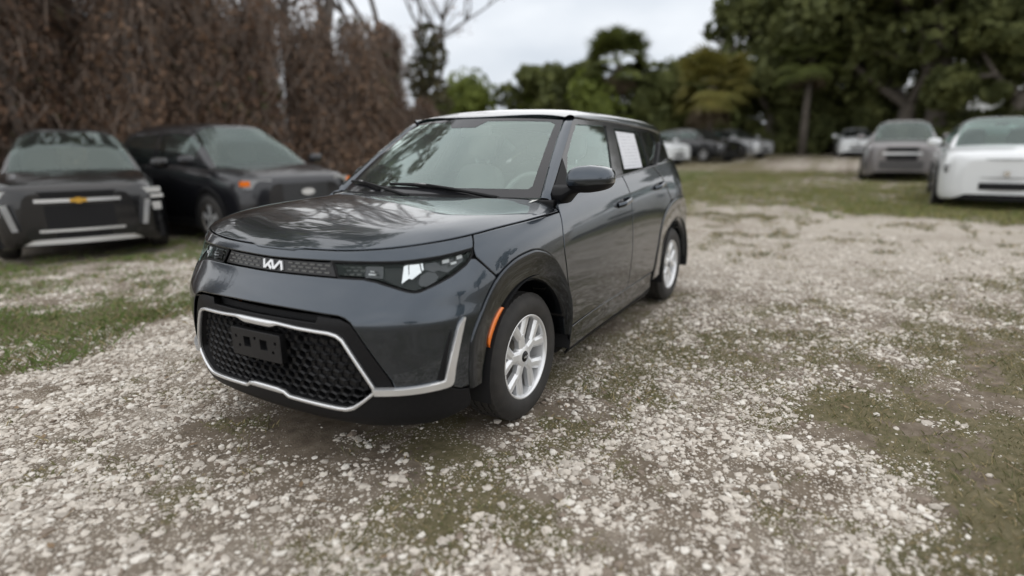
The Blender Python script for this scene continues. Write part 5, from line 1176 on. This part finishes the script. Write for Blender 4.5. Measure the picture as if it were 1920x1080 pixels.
mound('understory_shrub', 'dark green shrub to the right of the tall cabbage palm', 'shrub', -33.0, -9.0, 5.6, 5.6, M_OAK2, 86, n=4500, size=.3)
palm('palm_tree', 'short yellowish palm above the parked silver car', -29.0, -4.6, 3.6, 2.4, 87, M_PALMY, skirt=True, nf=46)
palm('palm_tree', 'cabbage palm with a skirt of dead fronds before the dark oaks', -33.4, -.4, 5.2, 2.3, 88, skirt=True, nf=46)
OK_ = 'oaks on the far side of the lot'
for i, (x, y, h, w, tr, gp, mm, lb) in enumerate((
    (-37.5, -5.6, 7.2, 7, .3, .9, M_OAK2, 'low olive oak behind the yellowish palm'),
    (-35.8, -2.4, 12.6, 9, .4, .58, M_OAK, 'airy oak whose left side stands against the sky'),
    (-38.0, .8, 13.5, 10, .45, .72, M_OAK, 'tall dark oak behind the skirted palm'),
    (-34.5, 4.4, 13, 11, .45, .85, M_OAK, 'broad oak above the grey pickup'),
    (-34, 5.6, 12.5, 8, .45, .9, M_OAK, 'spreading oak overhanging the white crossover'),
    (-32.5, 8.6, 7.0, 5, .35, .9, M_OAK, 'oak with low boughs at the right edge'))):
    tree('oak_tree', lb, 'tree', x, y, h, w, mm, 90 + i, n=13000, size=.36, trunk=tr, low=.20 if i < 4 else .40, gaps=gp * (1.3 if i < 4 else 1.05), group=OK_)
UN = 'dark shrubs under the oaks'
for i, (x, y, h, w, lb) in enumerate(((-36.5, -5.0, 3.6, 5, 'dark shrub behind the parked silver car'), (-36.2, -1.2, 4.2, 5, 'dark shrub left of the gravel path end'), (-36.5, 2.2, 4.4, 5, 'dark shrub behind the small far white car'), (-35.5, 5.8, 3.8, 5, 'dark shrub behind the grey pickup'), (-33, 9.0, 3.0, 4.6, 'dark shrub behind the roof of the white crossover'), (-31, 12.2, 2.6, 4.6, 'dark shrub at the right edge behind the white crossover'))):
    mound('understory_shrub', lb, 'shrub', x, y, h, w, M_OAK, 110 + i, n=4200, size=.3, group=UN)
# trees beside and behind the camera: out of frame, seen in the paint and glass
for i, (x, y, h, w, lb) in enumerate(((-34, 36, 8, 10, 'oak beside the lot, mirrored in the rear door'), (-17, 42, 8.5, 10, 'oak beside the lot, mirrored in the front door'), (2, 44, 8, 10, 'oak beside the lot, mirrored in the front fender'), (30, 26, 8, 10, 'oak behind the camera, mirrored in the front bumper corner'))):
    tree('oak_tree', lb, 'tree', x, y, h, w, M_OAK, 130 + i, n=3500, size=.4, trunk=.4, low=.3, group='oaks around the lot outside the frame')
# a pale house beyond the right-hand oaks
def house():
    H = empty('pale_house', base_at(-46, 9.8), R(8)); tag(H, 'pale house with a gabled roof glimpsed between the oaks', 'house')
    mw = mat('pale_siding', (.70, .72, .72), .7, noise=(8, .2, (.60, .62, .62))); mb = MB()
    mb.add([(0, -4, 0), (0, 4, 0), (0, 4, 4.2), (0, 0, 7.2), (0, -4, 4.2), (-8, -4, 0), (-8, 4, 0), (-8, 4, 4.2), (-8, 0, 7.2), (-8, -4, 4.2)], [(0, 1, 2, 3, 4), (5, 9, 8, 7, 6), (1, 6, 7, 2), (0, 4, 9, 5)]); mb.build('wall', mw, H, smooth=False)
    for s in (1, -1):
        mb = MB(); mb.add(np.array([(.4, 0, 7.32), (.4, 4.5 * s, 3.95), (-8.4, 4.5 * s, 3.95), (-8.4, 0, 7.32), (.4, 0, 7.50), (.4, 4.5 * s, 4.13), (-8.4, 4.5 * s, 4.13), (-8.4, 0, 7.50)]), [(0, 1, 2, 3), (4, 7, 6, 5), (0, 4, 5, 1), (1, 5, 6, 2), (2, 6, 7, 3), (3, 7, 4, 0)]); mb.build('roof', mat('grey_shingle', (.35, .36, .36), .8), H, smooth=False)
    mb = MB(); mb.box((.06, 0, 4.25), (.12, 8.2, .3)); mb.build('gable_band', mat('white_trim', (.78, .79, .8), .5), H, smooth=False)
    for y, z, w, h in ((0, 5.4, 1.0, 1.0), (-2, 2.2, 1.3, 1.6), (2, 2.2, 1.3, 1.6)):
        mb = MB(); mb.box((.04, y, z), (.08, w + .24, h + .24)); f = mb.build('window', mat('white_trim', (.78, .79, .8), .5), H, smooth=False)
        mb = MB(); mb.box((.075, y, z), (.03, w, h)); mb.build('pane', mat('dark_pane', (.05, .06, .065), .08), f, smooth=False)
house()
# ---------------------------------------------------------------- the other cars
M_BLACKPAINT = paint('black_car_paint', (.006, .006, .007), .2, .25)
M_CHARCOAL = paint('charcoal_car_paint', (.012, .0125, .016), .4, .28)
M_WHITE = paint('white_car_paint', (.66, .68, .69), .0, .4, .05)
M_SILVERP = paint('silver_car_paint', (.42, .43, .44), .6, .35, .05)
M_GREYP = paint('warm_grey_car_paint', (.17, .16, .16), .4, .35)
M_GLASS_BG = glass('car_glass', (.55, .64, .60), 1.0, 1.75, .02)
for _m in (M_BLACKPAINT, M_CHARCOAL): _m.node_tree.nodes['Principled BSDF'].inputs['Coat Weight'].default_value = .6
M_GOLD = mat('gold_badge', (.62, .36, .06), .3, .6)
M_HEAD = mat('headlamp_clear', (.62, .64, .66), .12, .5, coat=.6)
def other_car(name, label, pos, az, L=4.6, W=1.84, H=1.65, hood=1.15, zh=1.0, zb=1.08, ov=.88, wb=2.7, rake=.85, back=.35, m=None, style='bar', pickup=False, group=None, rim=M_ALLOY, trim=M_BLACK):
    """x = 0 at the front bumper, nose towards +x; pos is the ground under the bumper centre"""
    T = empty(name, (pos[0], pos[1], float(ground_z(np.array([pos[0]]), np.array([pos[1]]))[0])), R(az)); tag(T, label, 'car', group); w = W / 2
    # lower body loft: stations front to rear, section from sill over the shoulder to the centre line
    st = [(-.0, .62, .30, zh - .16, .0), (-.05, .80, .22, zh - .09, .01), (-.20, .93, .19, zh - .045, .03), (-.5, .985, .20, zh, .045), (-hood * .75, 1, .21, zh + .045, .05), (-hood - .1, 1, .21, zb - .03, .045), (-hood - .6, 1, .21, zb, .0), (-L * .6, 1, .21, zb + .02, 0), (-L * .82, .99, .22, zb + .03, 0), (-L + .22, .95, .24, zb + .02, 0), (-L + .05, .86, .28, zb - .05, 0), (-L, .70, .34, zb - .18, 0)]
    P = []
    for x, k, z0, zt, cr in st:
        y = w * k; h = zt - z0
        P.append([(x, y * .90, z0), (x, y * .975, z0 + .05), (x, y, z0 + h * .35), (x, y * .99, z0 + h * .62), (x, y * .95, z0 + h * .84), (x, y * .87, zt - .022), (x, y * .72, zt + cr * .6), (x, y * .36, zt + cr), (x, 0, zt + cr * 1.1)])
    P = np.array(P); ks = np.concatenate([[0], np.cumsum(np.linalg.norm(np.diff(P[:, 2], axis=0), axis=1))]); kr = np.arange(9.)
    A = spl_matrix(ks, np.linspace(0, ks[-1], 52)); B = spl_matrix(kr, np.linspace(0, 8, 26)); G = np.einsum('ac,crk,br->abk', A, P, B)
    full = np.concatenate([G, (G[:, ::-1] * [1, -1, 1])[:, 1:]], 1); mb = MB(); mb.grid(full, flip=True)
    ring = full[0]; mb.add(ring, [tuple(range(len(ring)))]); ring = full[-1]; mb.add(ring, [tuple(range(len(ring)))[::-1]]); mb.build('body', m, T)
    # greenhouse: one rounded shell; the glazed fields are cut out of it as panes of their own
    x0 = -hood + .10; x1 = x0 - rake; x3 = -L + .10 if not pickup else -L * .60; x2 = x3 + (back if not pickup else .18); z0 = zb - .05
    xs = np.concatenate([np.linspace(x0, x1, 16)[:-1], np.linspace(x1, x2, 26)[:-1], np.linspace(x2, x3, 12)]); th = np.linspace(0, math.pi, 57)
    prof_x = [x0, x0 - rake * .5, x1, x1 - .35, (x1 + x2) / 2, x2 + .25, x2, (x2 + x3) / 2, x3]; prof_z = [z0 + .01, z0 + (H - z0) * .56, H - .045, H - .005, H, H - .015, H - .05, z0 + (H - z0) * .58, z0 + .02]
    zr = np.interp(-xs, [-p for p in prof_x], prof_z); plan = w * (.86 - .02 * np.abs((xs - (x1 + x2) / 2) / L)); shell = np.zeros((len(xs), len(th), 3))
    for i, x in enumerate(xs):
        hh = zr[i] - z0; c = np.sign(np.cos(th)) * np.abs(np.cos(th))**.42; sn = np.sin(th)**.50; zz = z0 + hh * sn; yy = plan[i] * c * (1 - .235 * np.clip((zz - z0) / (H - z0), 0, 1)**1.25)
        shell[i] = np.stack([np.full(len(th), x) + .10 * np.abs(c)**2 * (-1 if x > x1 else 1) * (1 if (x > x1 or x < x2) else 0) * .0, yy, zz], 1)
    nx_, nt_ = len(xs), len(th); kind = np.zeros((nx_ - 1, nt_ - 1), int)
    for i in range(nx_ - 1):
        xm = (xs[i] + xs[i+1]) / 2
        for j in range(nt_ - 1):
            tm = math.degrees((th[j] + th[j+1]) / 2); side = tm < 90; td = tm if side else 180 - tm; q = shell[i:i+2, j:j+2].reshape(-1, 3).mean(0); fz = (q[2] - z0) / (H - z0)
            if xm > x1 + .03 and td > 40: kind[i, j] = 1
            elif xm < x2 - .04 and td > 42 and not pickup: kind[i, j] = 2
            elif xm < x2 - .02 and td > 40 and pickup: kind[i, j] = 2
            elif .12 < fz < .80 and td < 34 and fz < np.interp(xm, [x3, x2, x1, x0 - .12, x0], [.2, .80, .80, .10, 0]):
                t = (x0 - xm) / (x0 - x3); kind[i, j] = 0 if abs(t - .50) < .022 or abs(t - .83) < .02 or t < .14 or t > .95 else (3 if t < .50 else 4 if t < .83 else 5) + (0 if side else 3)
    for k, nm in ((0, 'roof'), (1, 'windscreen'), (2, 'back_window'), (3, 'side_window'), (4, 'side_window'), (5, 'side_window'), (6, 'side_window'), (7, 'side_window'), (8, 'side_window')):
        F = [(i*nt_ + j, (i+1)*nt_ + j, (i+1)*nt_ + j + 1, i*nt_ + j + 1) for i in range(nx_ - 1) for j in range(nt_ - 1) if kind[i, j] == k]
        if not F: continue
        used = sorted(set(v for f in F for v in f)); mp = {v: n for n, v in enumerate(used)}; V = shell.reshape(-1, 3)[used]
        mesh_obj(nm, V, [[mp[v] for v in f] for f in F], m if k == 0 else M_GLASS_BG, T)
    for s in (1, -1):
        mb = MB(); mb.grid(superell(np.array((x0 - .22, (w + .10) * s, zb + .09)), (.07, .12, .075), n=14, m=9, e=.7)); M_ = mb.build('side_mirror', m, T)
        mb = MB(); mb.box((x0 - .22, (w - .01) * s, zb + .03), (.08, .12, .04)); mb.build('mirror_arm', M_BLACK, T, smooth=False)
        mb = MB(); mb.box((-L * .5, w * 1.0 * s, .27), (wb - .78, .03, .10)); mb.build('sill', trim, T, smooth=False)
        for q in (.43, .62): mb = MB(); mb.box((-L * q, w * 1.005 * s, zb - .16), (.18, .03, .03)); mb.build('door_handle', m, T, smooth=False)
        # wheels and arches
        for xw in (-ov, -ov - wb):
            mb = MB(); Aa = np.linspace(R(-18), R(198), 22); rr = .40
            rows = [[(xw + q * math.cos(t), (w + o) * s, .345 + q * math.sin(t)) for t in Aa] for q, o in ((rr + .07, .002), (rr + .05, .016), (rr, .014), (rr - .005, -.03))]
            mb.grid(np.array(rows), flip=s > 0); mb.build('wheel_arch', trim, T)
            mb = MB(); mb.add([(xw + .40 * math.cos(t), (w + .004) * s, .345 + .40 * math.sin(t)) for t in np.linspace(0, 2 * math.pi, 24)[:-1] if .345 + .40 * math.sin(t) > .1], [tuple(range(len([1 for t in np.linspace(0, 2 * math.pi, 24)[:-1] if .345 + .40 * math.sin(t) > .1])))[::s]]); mb.build('wheel_well', M_DARK, T, smooth=False)
            Wh = empty('wheel', (xw, (w - .085) * s, .345), 0 if s > 0 else math.pi, T)
            mb = MB(); lathe(mb, [(.22, -.1), (.30, -.11), (.335, -.09), (.345, -.06), (.345, .06), (.335, .09), (.30, .11), (.22, .105)], 32); mb.build('tyre', M_RUBBER, Wh)
            mb = MB(); lathe(mb, [(.235, .09), (.235, .108), (.215, .10), (.205, .05), (.06, .06), (.001, .062)], 28); mb.build('rim', M_DISC if rim is M_ALLOY else rim, Wh)
            mb = MB()
            for k in range(5):
                a = k * R(72) + .3; c, sn = math.cos(a), math.sin(a); q = np.array([(.03, -.03), (.225, -.045), (.225, .045), (.03, .03)]); mb.add([(p * c - o * sn, .098, p * sn + o * c) for p, o in q] + [(p * c - o * sn, .07, p * sn + o * c) for p, o in q], [(0, 1, 2, 3)[::-1], (0, 4, 5, 1), (1, 5, 6, 2), (2, 6, 7, 3), (3, 7, 4, 0)])
            mb.build('spokes', rim, Wh, smooth=False)
    # front end
    def slab(nm, y0, y1, z0, z1, mm, x=.012, d=.08, curve=.20, s2=None, parent=None):
        mb = MB(); n = 9; ys = np.linspace(y0, y1, n); V = []
        for y in ys:
            xx = x - curve * (y / w)**2 * 1.0
            V.append([(xx, y, z0), (xx, y, z1), (xx - d, y, z1), (xx - d, y, z0)])
        V = np.array(V); mb.grid(np.concatenate([V, V[:, :1]], 1)); mb.add(V[0], [(0, 1, 2, 3)]); mb.add(V[-1], [(3, 2, 1, 0)])
        return sharp(mb.build(nm, mm, parent or T), 40)
    lampz = zh - .16
    if style == 'bowtie':
        slab('grille', -.62, .62, .42, .70, M_DARK, .030); slab('grille_bar', -.88, .88, .735, .775, M_SILVER, .045); slab('upper_grille', -.70, .70, .78, .86, M_BLACK, .032)
        slab('skid_plate', -.62, .62, .24, .30, M_SILVER, .040); slab('lower_trim', -.60, .60, .385, .415, M_SILVER, .045); slab('lower_bumper', -.84, .84, .22, .40, M_BLACK, .02)
        B_ = MB(); B_.box((.062, 0, .755), (.02, .16, .04)); B_.box((.062, 0, .755), (.021, .055, .066)); B_.build('badge', M_GOLD, T, smooth=False)
        for s in (1, -1):
            slab('headlamp', s * .60, s * .86, .80, .87, M_HEAD, .05) if s > 0 else slab('headlamp', -.86, -.60, .80, .87, M_HEAD, .05)
            slab('fog_lamp', .70 if s > 0 else -.84, .84 if s > 0 else -.70, .58, .68, M_HEAD, .055)
            mb = MB(); q = [(.05, s * .66, .73), (.055, s * .60, .42), (.055, s * .655, .42), (.05, s * .72, .73)]; mb.add(q + [(a - .05, b, c) for a, b, c in q], [(0, 1, 2, 3), (3, 2, 1, 0), (0, 4, 5, 1), (2, 6, 7, 3), (1, 5, 6, 2)]); mb.build('grille_stay', M_SILVER, T, smooth=False)
    elif style == 'oval':
        slab('grille', -.50, .50, .56, .86, mat('grille_slate', (.05, .052, .056), .35, .5), .030); slab('lower_bumper', -.80, .80, .24, .46, M_BLACK, .02); slab('skid_plate', -.5, .5, .26, .33, M_SILVER, .035)
        for s in (1, -1):
            slab('headlamp', min(s * .52, s * .86), max(s * .52, s * .86), .80, .93, M_HEAD, .045); slab('turn_lamp', min(s * .80, s * .89), max(s * .80, s * .89), .84, .91, M_AMBER, .052)
            slab('fog_lamp', min(s * .62, s * .80), max(s * .62, s * .80), .46, .58, M_HEAD, .045)
        mb = MB(); mb.add([(.05, .11 * math.cos(t), .73 + .048 * math.sin(t)) for t in np.linspace(0, 2 * math.pi, 20)[:-1]], [tuple(range(19))]); mb.build('badge', M_EMBLEM, T, smooth=False)
    elif style == 'truck':
        slab('grille', -.62, .62, .62, .98, M_BLACK, .03); slab('grille_bar', -.62, .62, .78, .84, M_SILVER, .045); slab('bumper', -.92, .92, .38, .60, mat('dark_bumper', (.06, .058, .058), .5), .06)
        for s in (1, -1): slab('headlamp', min(s * .64, s * .90), max(s * .64, s * .90), .74, .96, M_HEAD, .04)
        mb = MB(); mb.box((-L * .80, 0, zb - .2), (L * .38, W * .86, .5)); mb.build('bed', m, T, smooth=False)
    else:
        slab('grille', -.64, .64, .38, .50, M_DARK, .030); slab('lower_bumper', -.80, .80, .20, .29, M_BLACK, .025); slab('hood_seam', -.72, .72, zh - .155, zh - .145, M_DARK, .02); slab('bumper_seam', -.80, .80, .585, .592, M_DARK, .028)
        for s in (1, -1):
            slab('lamp_housing', min(s * .53, s * .89), max(s * .53, s * .89), .68, .80, M_GLOSSBLACK, .040); slab('headlamp', min(s * .56, s * .86), max(s * .56, s * .86), .72, .78, M_HEAD, .045); slab('air_vent', min(s * .70, s * .85), max(s * .70, s * .85), .40, .54, M_DARK, .035)
        mb = MB(); mb.add([(.05, .05 * math.cos(t), .66 + .05 * math.sin(t)) for t in np.linspace(0, 2 * math.pi, 16)[:-1]], [tuple(range(15))]); mb.build('badge', M_CHROME, T, smooth=False)
    # dark cabin seen through the glass, underbody
    mb = MB(); mb.box((-L * .52, 0, .30), (L * .86, W * .82, .16)); mb.build('underbody', M_DARK, T, smooth=False)
    mb = MB(); mb.box((x0 - .35, 0, zb - .03), (.6, W * .76, .06)); mb.build('dashboard', mat('cabin_dark', (.09, .09, .09), .9), T, smooth=False)
    mb = MB(); mb.box((x1 + .08, 0, H - .16), (.03, .22, .07)); mb.build('inside_mirror', M_BLACK, T, smooth=False)
    for s in (1, -1):
        mb = MB(); mb.grid(superell(np.array((x1 - .45, .38 * s, zb + .05)), (.09, .22, .32), n=12, m=9, e=.6)); mb.build('seat', mat('cabin_dark', (.09, .09, .09), .9), T)
    return T
other_car('parked_car', 'black crossover with a gold badge cut off by the picture edge', (-1.17, -6.08), 66, 4.4, 1.78, 1.66, 1.12, 1.00, 1.06, .90, 2.64, .80, .40, M_BLACKPAINT, 'bowtie', group='cars parked before the vine bank')
other_car('parked_car', 'charcoal crossover seen from its front corner before the brown vine bank', (-3.60, -4.98), 84, 4.75, 1.92, 1.76, 1.10, 1.02, 1.10, .95, 2.82, .85, .50, M_CHARCOAL, 'oval', group='cars parked before the vine bank')
other_car('parked_car', 'white crossover parked under the oaks at the right edge', (-10.3, 4.5), -4, 4.7, 1.94, 1.70, 1.05, 1.05, 1.12, .90, 2.9, .95, .45, M_WHITE, 'slim', group='cars parked under the oaks')
other_car('parked_car', 'warm grey pickup parked beside the white crossover', (-17.0, 3.35), -2, 5.3, 2.0, 1.80, 1.25, 1.12, 1.20, .95, 3.3, .62, .30, M_GREYP, 'truck', pickup=True, group='cars parked under the oaks')
other_car('parked_car', 'small far white car beyond the grey pickup', (-30.5, 2.3), 4, 4.5, 1.80, 1.46, 1.1, .90, .98, .9, 2.65, .85, .5, M_WHITE, 'slim', group='cars parked under the oaks')
other_car('parked_car', 'far white car just behind the tail of the dark grey hatchback', (-23.4, -4.6), 62, 4.6, 1.82, 1.50, 1.1, .92, 1.0, .9, 2.7, .85, .5, M_WHITE, 'slim', group='cars parked in the far row')
other_car('parked_car', 'far black car between the white and the silver one', (-25.6, -2.75), 62, 4.6, 1.82, 1.58, 1.1, .95, 1.02, .9, 2.7, .85, .45, M_BLACKPAINT, 'slim', group='cars parked in the far row')
other_car('parked_car', 'far silver car at the end of the far row', (-28.6, -1.7), 62, 4.5, 1.80, 1.48, 1.1, .90, .98, .9, 2.65, .85, .5, M_SILVERP, 'slim', group='cars parked in the far row')
